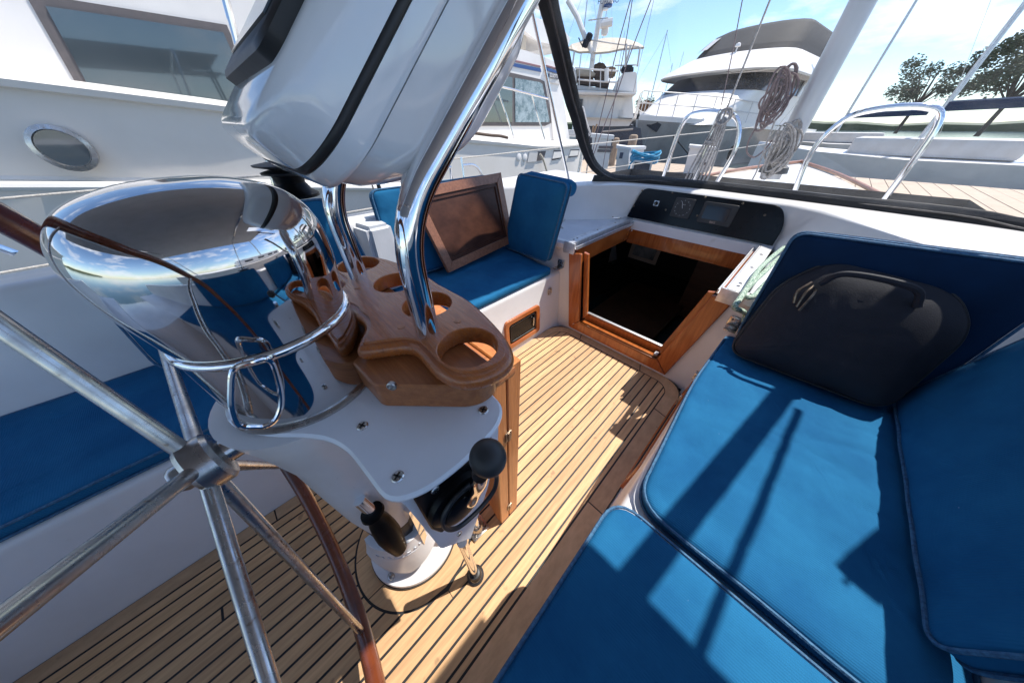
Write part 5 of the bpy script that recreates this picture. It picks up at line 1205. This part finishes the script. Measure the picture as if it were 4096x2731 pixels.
# window
def win(q, m, nm, off, th=.02):
    A = [P(*Fp(*a), x=CX_ + off) for a in q]; bm = B_(); hexa(bm, A, [p + Vector((-th, 0, 0)) for p in A]); return obj(nm, bm, m, t, smooth=False)
wf = win([(1780, 503), (2180, 503), (2207, 490), (2206, 470), (2178, 325), (2160, 316), (2048, 291), (1860, 252), (1780, 240)], 'window_rubber', 'window_frame', .012)
w1 = [(2062, 488), (2196, 488), (2198, 480), (2170, 336), (2160, 328), (2061, 311)]; w2_ = [(1790, 488), (2050, 488), (2050, 309), (1870, 270), (1790, 258)]
for q, m_ in ((w1, 'trawler_glass'), (w2_, 'trawler_glass_dark')):
    A = [P(*Fp(*a), x=CX_ + .022) for a in q]; bm = B_(); hexa(bm, A, [p + Vector((-.012, 0, 0)) for p in A]); obj('pane', bm, m_, wf, smooth=False)
for xa in (-.4, 1.0):
    z0_ = pc(*Fp(2048, 490))[1]
    f2 = cab([(xa, z0_), (xa + 1.1, z0_), (xa + 1.1, z0_ + .62), (xa + .1, z0_ + .62)], CX_ + .01, CX_ - .01, 'window_rubber', 'window_frame')
    bm = B_(); hexa(bm, [(CX_ + .02, y, z) for y, z in ((xa + .06, z0_ + .05), (xa + 1.05, z0_ + .05), (xa + 1.05, z0_ + .57), (xa + .15, z0_ + .57))], [(CX_ + .005, y, z) for y, z in ((xa + .06, z0_ + .05), (xa + 1.05, z0_ + .05), (xa + 1.05, z0_ + .57), (xa + .15, z0_ + .57))]); obj('pane', bm, 'trawler_glass_dark', f2, smooth=False)
for y_ in (-2.2, -.6, .9):
    bm = B_(); c = Vector((-3.72 + (-.12 if y_ < -1 else 0), y_, 1.5 - .32 - .12 * (y_ + 1))); q_ = Matrix.Rotation(pi / 2, 3, 'Y'); lathe(bm, [(.13, -.12), (.13, .012), (.105, .018), (.10, .004)], c, 28, q_); pf = obj('porthole', bm, 'stainless', t)
    bm = B_(); lathe(bm, [(.10, .0), (.099, .006)], c, 28, q_); obj('pane', bm, 'trawler_glass_dark', pf)
# flybridge: coaming, tan canvas, seats
q = [P(*Fp(*a), x=CX_ - .5) for a in ((2020, 150), (2110, 190), (2118, 215), (2020, 195))]
z_r = pc(*Fp(2048, 184))[1]
bm = B_(); box(bm, (CX_ - 1.3, 2.6, z_r + .28), (2.0, 3.6, .5), bev=.08); obj('flybridge', bm, 'boat_white', t)
ca = P(*Fp(2075, 130), x=CX_ - .4); bm = B_(); box(bm, (ca.x - .7, ca.y - .4, ca.z - .02), (1.5, 1.1, .34), bev=.05); obj('bridge_cover', bm, 'canvas_cream', t)
# radar arch / big white wing
A = [P(*Fp(*a), x=CX_ - .3) for a in ((2090, 60), (2150, 70), (2195, 85), (2210, 150), (2213, 190), (2150, 165), (2085, 125))]
bm = B_(); hexa(bm, A, [p + Vector((-1.6, 0, 0)) for p in A]); bmesh.ops.bevel(bm, geom=bm.edges[:], offset=.03, segments=2, affect='EDGES'); obj('radar_arch', bm, 'boat_white', t)
A = [P(*Fp(*a), x=CX_ - .3) for a in ((2240, 115), (2262, 120), (2283, 150), (2280, 175), (2262, 200), (2258, 210), (2248, 190))]
bm = B_(); hexa(bm, A, [p + Vector((-1.2, 0, 0)) for p in A]); bmesh.ops.bevel(bm, geom=bm.edges[:], offset=.02, segments=2, affect='EDGES'); obj('dinghy_cover', bm, 'boat_white', t)
bm = B_(); ab = P(*Fp(2165, 60), x=CX_ - .5); tube(bm, [ab, ab + Vector((0, 0, 1.2))], .02, 8); lathe(bm, [(.02, 0), (.11, .03), (.12, .14), (.03, .17)], ab + Vector((0, 0, .05)), 16); obj('antenna', bm, 'boat_white', t)
# side deck rail
bm = B_(); tube(bm, [P(*Fp(*a), x=HX - .12) for a in ((1700, 290), (1900, 322), (2048, 357), (2192, 394))], .014, 10)
for a, b in (((1985, 343), (2057, 552)), ((2127, 378), (2180, 560)), ((1830, 310), (1886, 528))): tube(bm, [P(*Fp(*a), x=HX - .12), P(*Fp(*b), x=HX - .12)], .011, 10)
obj('side_rail', bm, 'chrome', t)
bm = B_(); tube(bm, [P(*Fp(*a), x=HX - .1) for a in ((1975, 365), (1845, 345), (1700, 320))], .008, 8); obj('rail_wire', bm, 'chrome', t)
# hull fittings
for a, sz in (((2074, 627), .055), ((2098, 628), .055)):
    bm = B_(); c = P(*Fp(*a), x=HX - .04); lathe(bm, [(sz, 0), (sz * .9, .015), (sz * .6, .02)], c, 24, Matrix.Rotation(pi / 2, 3, 'Y')); obj('shore_inlet', bm, 'boat_white', t)
def fit(q, m, nm, off=-.035):
    A = [P(*Fp(*a), x=HX + off) for a in q]; bm = B_(); hexa(bm, A, [p + Vector((-.02, 0, 0)) for p in A]); return obj(nm, bm, m, t, smooth=False)
fit([(2110, 648), (2146, 645), (2152, 608), (2118, 610)], 'boat_pale', 'hatch_door', -.02)
fit([(2146, 643), (2175, 638), (2184, 603), (2152, 605)], 'window_rubber', 'power_socket', -.03)
for q in ([(2208, 641), (2246, 633), (2256, 600), (2215, 600)], [(2275, 630), (2312, 625), (2318, 596), (2282, 597)]):
    fit(q, 'window_rubber', 'scupper_frame', -.033); c_ = Vector((sum(a for a, b in q) / 4, sum(b for a, b in q) / 4)); fit([tuple(c_ + (Vector(a) - c_) * Vector((.86, .66)) if False else c_ + Vector(((a[0] - c_.x) * .9, (a[1] - c_.y) * .7))) for a in q], 'boat_cream', 'scupper', -.02)
bm = B_(); tube(bm, smoothpath([P(*Fp(*a), x=HX + .03) for a in ((2160, 615), (2172, 635), (2183, 670), (2194, 710), (2200, 760), (2202, 830))], 5), .016, 10); obj('power_cord', bm, 'canvas_cream', t)
bm = B_(); tube(bm, smoothpath([P(*Fp(*a), x=HX - .05) for a in ((1880, 530), (1900, 532), (1960, 540), (2000, 543), (2030, 550))], 5), .018, 8); obj('mooring_line', bm, 'canvas_brown', t)

# ================================================================== SPORT CRUISER with bimini behind (navy hull)
at, f, r = make_at(600, 16)
cv2 = lambda x, y: ((2048 + .2423 * x) / 4, (.2423 * y) / 4)             # upper crop
t = thing('fishing_boat', 'white sport fishing boat with navy hull, cream bimini and radar mast beyond the dock', 'boat', at(600, 150, 2))
def slabm(pts, dep, m, nm, b=0.0, par=None, bev=0, sm=False):
    A = [at(px, py, b) for px, py in pts]; bm = B_(); hexa(bm, A, [p + f * dep for p in A])
    if bev: bmesh.ops.bevel(bm, geom=bm.edges[:], offset=bev, segments=2, affect='EDGES')
    return obj(nm, bm, m, par or t, smooth=sm)
slabm([cvt(180, 545), cvt(950, 545), cvt(1130, 590), cvt(1170, 880), cvt(200, 900)], 5, 'hull_navy', 'hull')
slabm([cvt(170, 430), cvt(1020, 470), cvt(960, 555), cvt(700, 560), cvt(300, 550), cvt(200, 530)], 4.6, 'boat_pale', 'cockpit_coaming', -.15)
slabm([cvt(170, 415), cvt(1010, 455), cvt(1010, 475), cvt(170, 440)], .5, 'canvas_cream', 'teak_covering', -.25)
house = slabm([cvt(120, 90), cvt(1010, 100), cvt(1030, 440), cvt(160, 420)], 4, 'boat_white', 'house', .5)
slabm([cvt(560, 120), cvt(915, 150), cvt(790, 450), cvt(430, 430)], .05, 'boat_cream', 'recess_panel', .42, house)
slabm([cvt(210, 160), cvt(295, 165), cvt(275, 395), cvt(195, 385)], .05, 'tinted', 'door_window', .42, house)
slabm([cvt(815, 320), cvt(880, 320), cvt(870, 415), cvt(810, 415)], .05, 'boat_pale', 'hatch', .41, house)
slabm([cvt(130, 25), cvt(1075, 70), cvt(1060, 105), cvt(140, 95)], 4.6, 'boat_white', 'bridge_deck', .0, bev=.05)
slabm([cv2(985, 1390), cv2(1080, 1400), cv2(1680, 1480), cv2(1640, 1500), cv2(990, 1470)], 3, 'boat_pale', 'bridge_floor', .4)
slabm([cv2(920, 1050), cv2(1030, 1110), cv2(1070, 1250), cv2(1040, 1400), cv2(975, 1380)], .8, 'boat_white', 'life_raft', .1, bev=.04)
slabm([cv2(1045, 1120), cv2(1300, 1150), cv2(1390, 1215), cv2(1340, 1260), cv2(1060, 1250)], .9, 'canvas_cream', 'seat_cover', .5, bev=.04)
slabm([cv2(1060, 1250), cv2(1330, 1260), cv2(1380, 1390), cv2(1080, 1390)], .9, 'canvas_brown', 'seat_base', .6)
slabm([cv2(1330, 1090), cv2(1400, 1030), cv2(1480, 1020), cv2(1550, 1060), cv2(1590, 1240), cv2(1600, 1440), cv2(1380, 1440)], .9, 'canvas_brown', 'covered_helm', .8, bev=.05)
slabm([cv2(1545, 1100), cv2(1690, 1085), cv2(1730, 1140), cv2(1700, 1250), cv2(1560, 1240)], .9, 'canvas_tan', 'covered_chair', .9, bev=.05)
slabm([cv2(1800, 1100), cv2(1900, 1060), cv2(2010, 1075), cv2(2010, 1190), cv2(1830, 1200)], .7, 'canvas_black', 'covered_console', .7, bev=.05)
slabm([cv2(1840, 1190), cv2(2060, 1180), cv2(2060, 1530), cv2(1660, 1490), cv2(1720, 1350)], 1.2, 'boat_white', 'console', .6, bev=.03)
# bimini canopy
cp = [(915, 790), (985, 725), (1150, 680), (1400, 650), (1530, 622), (1650, 618), (1850, 625), (1930, 650), (2080, 700), (2185, 768)]
lo = [(915, 790), (1000, 812), (1110, 850), (1250, 842), (1400, 862), (1600, 845), (1800, 800), (1950, 785), (2080, 775), (2180, 772)]
bm = B_(); A = [bm.verts.new(at(*cv2(*p), 2.6)) for p in cp]; B = [bm.verts.new(at(*cv2(*p), 0.2)) for p in lo]; A2 = [bm.verts.new(v.co + Vector((0, 0, -.05))) for v in A]; B2 = [bm.verts.new(v.co + Vector((0, 0, -.06))) for v in B]
for X, Y in ((A, B), (B, B2), (B2, A2), (A2, A)):
    for i in range(len(X) - 1): bm.faces.new((X[i], X[i + 1], Y[i + 1], Y[i]))
obj('bimini_canvas', bm, 'canvas_cream', t, smooth=False)
def rod(pts, r_, m, nm, b=0, par=None, cvf=cv2):
    bm = B_(); tube(bm, [at(*cvf(*p), b) for p in pts], r_, 8); return obj(nm, bm, m, par or t)
for p in (((1030, 840), (1000, 1080)), ((2115, 775), (2070, 1100)), ((1890, 720), (1870, 1080)), ((1960, 740), (1920, 900), (1860, 1100))): rod(p, .035, 'boat_pale', 'canopy_pole')
rod(((1110, 690), (1240, 650), (1700, 720), (2100, 770)), .02, 'boat_pale', 'canopy_frame')
m_ = rod(((1500, 0), (1440, 300), (1400, 560), (1340, 900), (1310, 1150)), .1, 'boat_white', 'mast', .3); rod(((1520, -260), (1500, 0)), .09, 'boat_white', 'mast', .3)
rod(((920, 0), (1080, 280), (1220, 650), (1330, 860)), .09, 'boat_white', 'outrigger', .1)
rod(((1330, 860), (1310, 960), (1340, 1000)), .05, 'boat_pale', 'crane_arm', .1)
rod(((1100, 620), (1170, 780)), .02, 'canvas_black', 'outrigger', .1)
for c in ((1275, 610), (1215, 715)):
    bm = B_(); ce = at(*cv2(*c), -.1); box(bm, ce, (.22, .2, .24), Matrix.Rotation(.4, 3, 'Y'), bev=.08); obj('winch_block', bm, 'canvas_black', t)
def dome(px, py, rx, rz, m, nm, b=.2):
    c = at(*cv2(px, py), b); bm = B_(); k = ray(*cv2(px, py)); s_ = (c - EYE).length / ray(*cv2(px, py)).length * .0606 / F_PX
    lathe(bm, [(.02, -rz * s_), (rx * s_ * .8, -rz * s_), (rx * s_, -rz * s_ * .5), (rx * s_, rz * s_ * .5), (rx * s_ * .85, rz * s_ * .95), (.02, rz * s_)], c, 24); return obj(nm, bm, m, t), c, s_
d1, c1_, s1 = dome(1590, 45, 72, 26, 'boat_white', 'radar_dome'); text('FURUNO', .19, frame(c1_ - f * (72 * s1 + .02) + Vector((0, 0, .0)), r, UPV), 'label_dark', d1, ext=.005)
dome(1585, 92, 68, 18, 'stripe_blue', 'radar_base'); dome(1545, 150, 45, 14, 'boat_white', 'bracket')
rod(((1460, 405), (1660, 360)), .12, 'boat_white', 'radar_scanner', .0); dome(1535, 490, 58, 58, 'boat_white', 'satellite_dome'); dome(1535, 565, 30, 16, 'boat_white', 'bracket')
rod(((1260, 335), (1590, 290)), .018, 'boat_pale', 'aerial')
for x_ in (1310, 1370, 1430, 1490, 1550): rod(((x_, 310 - (x_ - 1310) * .1), (x_, 345 - (x_ - 1310) * .13)), .012, 'boat_pale', 'aerial_rod')
for yy, xa, xb in ((1150, 1040, 1760), (1340, 1090, 1740)): rod(((xa, yy - 30), ((xa + xb) / 2, yy), (xb, yy + 20)), .028, 'boat_white', 'bridge_rail', -.1)
for xx in (1115, 1290, 1465): rod(((xx, 1130), (xx - 8, 1470)), .022, 'boat_pale', 'rail_post', -.1)
rod(((1565, 1125), (1560, 1350)), .09, 'boat_white', 'rod_holder', -.1)
rod(((1700, 1080), (2090, 1070)), .02, 'boat_pale', 'bridge_rail', .8)
for pth in (((155, 240), (300, 290), (340, 480), (410, 680)), ((450, 545), (430, 690)), ((500, 525), (440, 690))): rod(pth, .035, 'boat_pale' if len(pth) > 2 else 'canvas_tan', 'boarding_rail', -2.0, cvf=cvt)
rod(((190, 480), (330, 620), (390, 700)), .04, 'boat_white', 'dock_line', -2.0, cvf=cvt); rod(((580, 637), (1020, 600)), .03, 'rope_grey', 'dock_line', -.8, cvf=cvt)

# ================================================================== GREY MOTOR YACHT
hd = -(RIGHT * .80 + HEAD * .60).normalized(); bow = P(638, 116.5, d=17.0); lat = Vector((hd.y, -hd.x, 0)); 
if lat.dot(RIGHT) < 0: lat = -lat
t = thing('motor_yacht', 'large motor yacht with dark grey hull, white deck and black enclosed flybridge beyond the dock', 'boat', (bow.x, bow.y, -.45))
bw = bow.copy(); bw.z = 0
def yp(s, l, z): return bw - hd * s + lat * l + Vector((0, 0, z))
ss = [0, .5, 1.3, 2.5, 4, 6, 9, 13, 17]
def beamw(s): return 3.1 * (1 - math.exp(-s / 3.0)) + .02
sheerz = lambda s: bow.z - .02 * s - .25 * (1 - math.exp(-s / 5)) + .02
bm = B_(); R = []
for s in ss:
    for_side = []
    wl = max(.01, beamw(max(0, s - 1.0)) * .82)
    R.append([yp(s, -beamw(s), sheerz(s)), yp(s + .0, -beamw(s) * .97, sheerz(s) - .2), yp(max(s, .0) + .75 * math.exp(-s), -wl, -.45), yp(max(s, .0) + .75 * math.exp(-s), wl, -.45), yp(s, beamw(s) * .97, sheerz(s) - .2), yp(s, beamw(s), sheerz(s))])
R = [[bm.verts.new(p) for p in r_] for r_ in R]
for A, B in zip(R, R[1:]):
    for i in range(5): bm.faces.new((A[i], A[i + 1], B[i + 1], B[i]))
obj('hull', bm, 'hull_grey', t, smooth=False)
bm = B_(); R = [[bm.verts.new(p) for p in (yp(s, -beamw(s) - .04, sheerz(s) - .14), yp(s, -beamw(s) - .05, sheerz(s) + .04), yp(s, 0, sheerz(s) + .16), yp(s, beamw(s) + .05, sheerz(s) + .04), yp(s, beamw(s) + .04, sheerz(s) - .14))] for s in ss]
for A, B in zip(R, R[1:]):
    for i in range(4): bm.faces.new((A[i], A[i + 1], B[i + 1], B[i]))
obj('deck', bm, 'boat_white', t, smooth=False)
bm = B_(); tube(bm, [yp(-.05, 0, bow.z - .1), yp(.25, 0, bow.z - .9), yp(.7, 0, -.45)], .04, 8); obj('stem_band', bm, 'boat_pale', t)
bm = B_(); beam(bm, yp(.5, .25, bow.z - .18), yp(.9, .62, bow.z - .42), .3, .3); obj('anchor', bm, 'canvas_black', t)
def yloft(rows, m, nm, sm=True, ang=50, closetop=True):
    """rows of (s_front, s_back, halfwidth, z): rounded front house levels"""
    bm = B_(); RR = []
    for sf, sb, hw, z, rd in rows:
        ring = []
        for k in range(13):
            a = -pi / 2 + pi * k / 12; ring.append(yp(sf + rd - rd * cos(a) ** .8 if cos(a) > 1e-6 else sf + rd, 1.4 * hw * sin(a), z))
        ring += [yp(sb, 1.4 * hw, z), yp(sb, -1.4 * hw, z)]; RR.append([bm.verts.new(p) for p in ring])
    for A, B in zip(RR, RR[1:]):
        for i in range(len(A)): bm.faces.new((A[i], A[(i + 1) % len(A)], B[(i + 1) % len(B)], B[i]))
    if closetop: bm.faces.new(RR[-1])
    return obj(nm, bm, m, t, smooth=sm, angle=ang)
zd = sheerz(5)
hz = lambda py, px, s: None
def zat(px, py, s):  # height of a bearing at the distance of station s on the centreline
    c = yp(s, 0, 0); d = math.hypot(c.x, c.y); q = ray(px, py); return EYE.z + q.z / math.hypot(q.x, q.y) * d
z1 = zat(690, 93, 5); z2 = zat(700, 77, 6); z3 = zat(700, 71, 6.2); z4 = zat(710, 57, 7.4); z5 = zat(715, 50, 7.6); z6 = zat(725, 32, 8.6)
yloft([(1.6, 14, 1.5, zd - .05, 1.6), (2.6, 14, 1.6, zd + (z1 - zd) * .35, 1.8), (4.2, 14, 1.75, z1, 2.0)], 'boat_white', 'trunk')
yloft([(4.2, 14, 1.78, z1, 2.0), (5.5, 14, 1.7, z2, 1.9)], 'tinted', 'windscreen', closetop=False)
bm = B_()
for sd in (-1, 1):
    for s_, w3 in ((7.0, .14), (8.9, .5), (11.5, .5)): hexa(bm, [yp(s_, sd * 2.45, z1 - .02), yp(s_ + w3, sd * 2.45, z1 - .02), yp(s_ + w3 + .5, sd * 2.42, z2), yp(s_ + .5, sd * 2.42, z2)], [yp(s_, sd * 2.55, z1 - .02), yp(s_ + w3, sd * 2.55, z1 - .02), yp(s_ + w3 + .5, sd * 2.5, z2), yp(s_ + .5, sd * 2.5, z2)])
obj('window_pillar', bm, 'boat_white', t, smooth=False)
yloft([(4.6, 15, 2.15, z2, 2.3), (4.5, 15, 2.2, z2 + .06, 2.3), (4.9, 15, 2.15, z3 + .03, 2.2), (6.6, 15, 1.85, z4, 2.0), (6.8, 15, 1.8, z4 + .03, 2)], 'boat_white', 'flybridge_moulding')
yloft([(6.9, 14, 1.80, z4, 1.9), (7.2, 14, 1.74, z5, 1.8)], 'canvas_black', 'bridge_dodger', closetop=False)
zt = (z6 - z5)
yloft([(7.2, 14, 1.74, z5, 1.8), (8.4, 14, 1.62, z5 + zt * 1.0, 1.6), (9.0, 14, 1.45, z5 + zt * 1.25, 1.4), (10.4, 13.5, .9, z5 + zt * 1.38, .9)], 'canvas_black', 'bridge_enclosure')
bm = B_()
for a0_, a1_ in ((-1.28, -.98), (-.9, -.62)):
    A = []
    for a, (sf, hw, z, rd) in ((a0_, (7.17, 1.76, z5 + .1, 1.8)), (a1_, (7.17, 1.76, z5 + .1, 1.8)), (a1_, (8.2, 1.66, z5 + zt * .82, 1.62)), (a0_, (8.2, 1.66, z5 + zt * .82, 1.62))): A.append(yp(sf + rd - rd * cos(a) ** .8 - .06, 1.4 * (hw + .04) * sin(a), z))
    hexa(bm, A, [p + hd * .02 for p in A])
obj('clear_window', bm, 'boat_pale', t, smooth=False)
bm = B_(); q = []
for k, s in enumerate([.15, .6, 1.2, 2.0, 3.0, 4.2, 5.6, 7.2, 9]):
    for sd in (-1, 1):
        a = yp(s, sd * beamw(s) * .95, sheerz(s) + .05); b = yp(s, sd * beamw(s) * .93, sheerz(s) + .85); tube(bm, [a, b], .02, 6)
for sd in (-1, 1):
    for h in (.45, .85): tube(bm, [yp(.05, 0, sheerz(0) + h)] + [yp(s, sd * beamw(s) * .93, sheerz(s) + h) for s in [.15, .6, 1.2, 2.0, 3.0, 4.2, 5.6, 7.2, 9]], .02, 6)
obj('bow_rail', bm, 'boat_pale', t)
bm = B_(); tube(bm, [yp(1.2, 1.3, .9), yp(2.3, 2.2, -.1)], .03, 6); obj('mooring_line', bm, 'canvas_black', t)
bm = B_(); lathe(bm, [(.02, -.35), (.16, -.28), (.2, 0), (.16, .25), (.04, .35)], yp(5.5, 2.55, .15), 16); obj('fender', bm, 'canvas_black', t)
bm = B_(); lathe(bm, [(.12, 0), (.1, .1), (.02, .14)], yp(6.6, .4, z4 + .18), 16); tube(bm, [yp(6.6, .4, z4 - .1), yp(6.6, .4, z4 + .18)], .03, 6); obj('searchlight', bm, 'boat_white', t)

# ================================================================== CLUTTER ON THE FAR DOCK, FAR BOATS, MASTS, TREES
at, f, r = make_at(645, 22)
slabm_ = slabm
t = thing('covered_stack', 'orange and brown tarpaulin covered pile beyond the white bow rail', 'tarpaulin', at(640, 118))
A = [cvt(1080, 400), cvt(1110, 230), cvt(1170, 160), cvt(1270, 175), cvt(1330, 240), cvt(1320, 310), cvt(1200, 380)]
bm = B_(); hexa(bm, [at(*p) for p in A], [at(*p) + f * 1.2 for p in A]); bmesh.ops.bevel(bm, geom=bm.edges[:], offset=.15, segments=3, affect='EDGES'); obj('tarpaulin', bm, 'canvas_orange', t)
bm = B_(); bb = [at(*cvt(x, y)) for x, y in ((1090, 400), (1330, 330))]; box(bm, (bb[0] + bb[1]) / 2 + f * .6 - Vector((0, 0, .9)), (2.4, 1.4, 1.8)); obj('pallet', bm, 'canvas_brown', t)
def sailboat(px, D, label, h, m='boat_white', L=9):
    at, f, r = make_at(px, D); c = at(px, 126); c.z = -.45
    t = thing('sailboat', label, 'boat', c, 'sailboats in the marina')
    bm = B_(); R = []
    for s, w_, z in ((-L / 2, .05, 1.1), (-L / 4, 1.1, .95), (0, 1.5, .85), (L / 3, 1.35, .85), (L / 2, .9, .95)):
        R.append([bm.verts.new(c + r * s + f * (w_ * a) + Vector((0, 0, zz))) for a, zz in ((-1, z), (-.7, -.05), (.7, -.05), (1, z), (0, z + .08))])
    for A, B in zip(R, R[1:]):
        for i in range(5): bm.faces.new((A[i], A[(i + 1) % 5], B[(i + 1) % 5], B[i]))
    bm.faces.new(R[0]); bm.faces.new(R[-1]); obj('hull', bm, m, t, smooth=False)
    bm = B_(); box(bm, c + r * .3 + Vector((0, 0, 1.15)), (L * .4, 1.7, .5), r.to_track_quat('X', 'Z').to_matrix(), bev=.1); obj('cabin', bm, 'boat_pale', t)
    bm = B_(); tube(bm, [c + Vector((0, 0, .8)), c + Vector((0, 0, h))], [.07, .05], 8); obj('mast', bm, 'aluminium', t)
    bm = B_(); tube(bm, [c + Vector((0, 0, 2.2)), c + r * 3.2 + Vector((0, 0, 2.3))], .13, 8); obj('boom', bm, 'blue_dark', t)
    bm = B_()
    for e in (r * -L * .48, r * L * .48, f * 1.2, f * -1.2): tube(bm, [c + Vector((0, 0, h - .2)), c + e + Vector((0, 0, 1))], .012, 4)
    obj('stays', bm, 'stainless', t)
for px, D, h, lab in ((517, 40, 13, 'distant sailboat mast left of the trawler flybridge cover'), (536, 55, 16, 'far sailboat mast between the chrome strut and the cover'), (573, 38, 12, 'sailboat mast just right of the black dodger edge'), (590, 60, 17, 'tall thin mast left of the cream bimini'),
                      (608, 75, 15, 'thin mast behind the cream bimini'), (644, 45, 9.5, 'short mast right of the cream bimini'), (656, 70, 10, 'faint mast over the orange tarpaulin'), (663, 90, 14, 'faintest distant mast left of the grey yacht'),
                      (840, 30, 14, 'white sailboat beyond the mast on the right'), (930, 18, 15, 'white sailboat at the far right edge'), (60, 40, 14, 'distant sailboat far to the left'), (150, 60, 16, 'tall masted sailboat far left behind the trawler')): sailboat(px, D, lab, h)
def tree(px, D, h, w_, label, seed, n=1900, m='leaf'):
    at, f, r = make_at(px, D); c = at(px, 126); c.z = 0; rn = random.Random(seed)
    t = thing('tree', label, 'tree', c, 'trees on the shore')
    bm = B_(); tube(bm, [c, c + Vector((.2, 0, h * .5)), c + Vector((-.1, 0, h * .8))], [.3, .2, .08], 8)
    cl = []
    for k in range(16):
        a = rn.random() * 6.28; rr_ = w_ * (.25 + .6 * rn.random()); e = c + r * cos(a) * rr_ + f * sin(a) * rr_ + Vector((0, 0, h * (.5 + .45 * rn.random()))); cl.append(e)
        tube(bm, [c + Vector((.1, 0, h * .35)), (c + e) / 2 + Vector((0, 0, h * .3)), e], [.12, .08, .04], 5)
    obj('trunk', bm, 'bark', t)
    bm = B_()
    for k in range(n):
        e = cl[k % len(cl)]; v = Vector((rn.gauss(0, 1), rn.gauss(0, 1), rn.gauss(0, .7))); v = v.normalized() * (rn.random() ** .5) * w_ * (.42 if w_ < 5 else .2); p = e + v
        s_ = .10 * min(w_, 3.5) * (.5 + rn.random()) * .42; q = Vector((rn.gauss(0, 1), rn.gauss(0, 1), rn.gauss(0, 1))).to_track_quat('Z', 'Y').to_matrix()
        quad(bm, p + q @ Vector((-s_, -s_ * .6, 0)), p + q @ Vector((s_, -s_ * .5, 0)), p + q @ Vector((s_ * .8, s_ * .6, 0)), p + q @ Vector((-s_ * .7, s_ * .5, 0)))
    o_ = obj('crown', bm, m, t, smooth=False)
tree(674, 60, 7.2, 2.2, 'dark tree behind the left side of the grey yacht', 1); tree(606, 75, 6.6, 2.6, 'dark tree crown showing under the cream bimini', 2)
tree(642, 80, 5.8, 2.2, 'ragged tree right of the cream bimini', 3); tree(669, 70, 5.0, 2.0, 'lower tree beside the dark windscreen of the grey yacht', 4)
tree(900, 110, 12, 8, 'broad tree far right on the shore', 5, 6000); tree(40, 120, 12, 8, 'broad tree far left on the shore', 6, 6000); tree(985, 90, 11, 7, 'tree at the far right edge', 7, 6000)
bm = B_(); rn = random.Random(8); prev = None
for k in range(90):
    a = radians(-130 + 260 * k / 89) + YAW; d = 260; h = 3 + 3 * rn.random() + 2 * sin(k * .4); x = -sin(a) * d; y = cos(a) * d
    cur = [bm.verts.new(p) for p in ((x, y, -.45), (x * 1.0, y * 1.0, h * .8 - .4), (x * 1.1, y * 1.1, h))]
    if prev:
        for i in range(2): bm.faces.new((prev[i], prev[i + 1], cur[i + 1], cur[i]))
    prev = cur
struct('shoreline', bm, 'leaf', smooth=False)
# starboard neighbour: hull seen at the far right
t = thing('neighbour_sailboat', 'white sailing yacht moored to starboard with low cabin and dark side windows, far right', 'boat', (4.6, 4, -.45))
bm = B_(); R = []
for y_, w_, z in ((-4, 1.2, 1.0), (-1, 1.7, .95), (3, 1.9, .95), (7, 1.2, 1.1), (9.5, .05, 1.35)): R.append([bm.verts.new((5.2 + a * w_, y_, zz)) for a, zz in ((-1, z), (-.97, z - .12), (-.8, -.5), (.8, -.5), (1, z), (0, z + .06))])
for A, B in zip(R, R[1:]):
    for i in range(6): bm.faces.new((A[i], A[(i + 1) % 6], B[(i + 1) % 6], B[i]))
bm.faces.new(R[0]); obj('hull', bm, 'boat_white', t, smooth=False)
bm = B_(); box(bm, (5.2, 3.2, 1.25), (2.2, 5, .55), bev=.12); obj('cabin', bm, 'boat_white', t)
for y_ in (1.6, 2.8, 4.0, 5.0):
    bm = B_(); box(bm, (4.098, y_, 1.28), (.02, .7, .16), bev=.008); obj('window', bm, 'tinted', t)
bm = B_(); tube(bm, [(5.2, 3.6, 1.4), (5.2, 3.6, 13)], .08, 10); obj('mast', bm, 'aluminium', t)
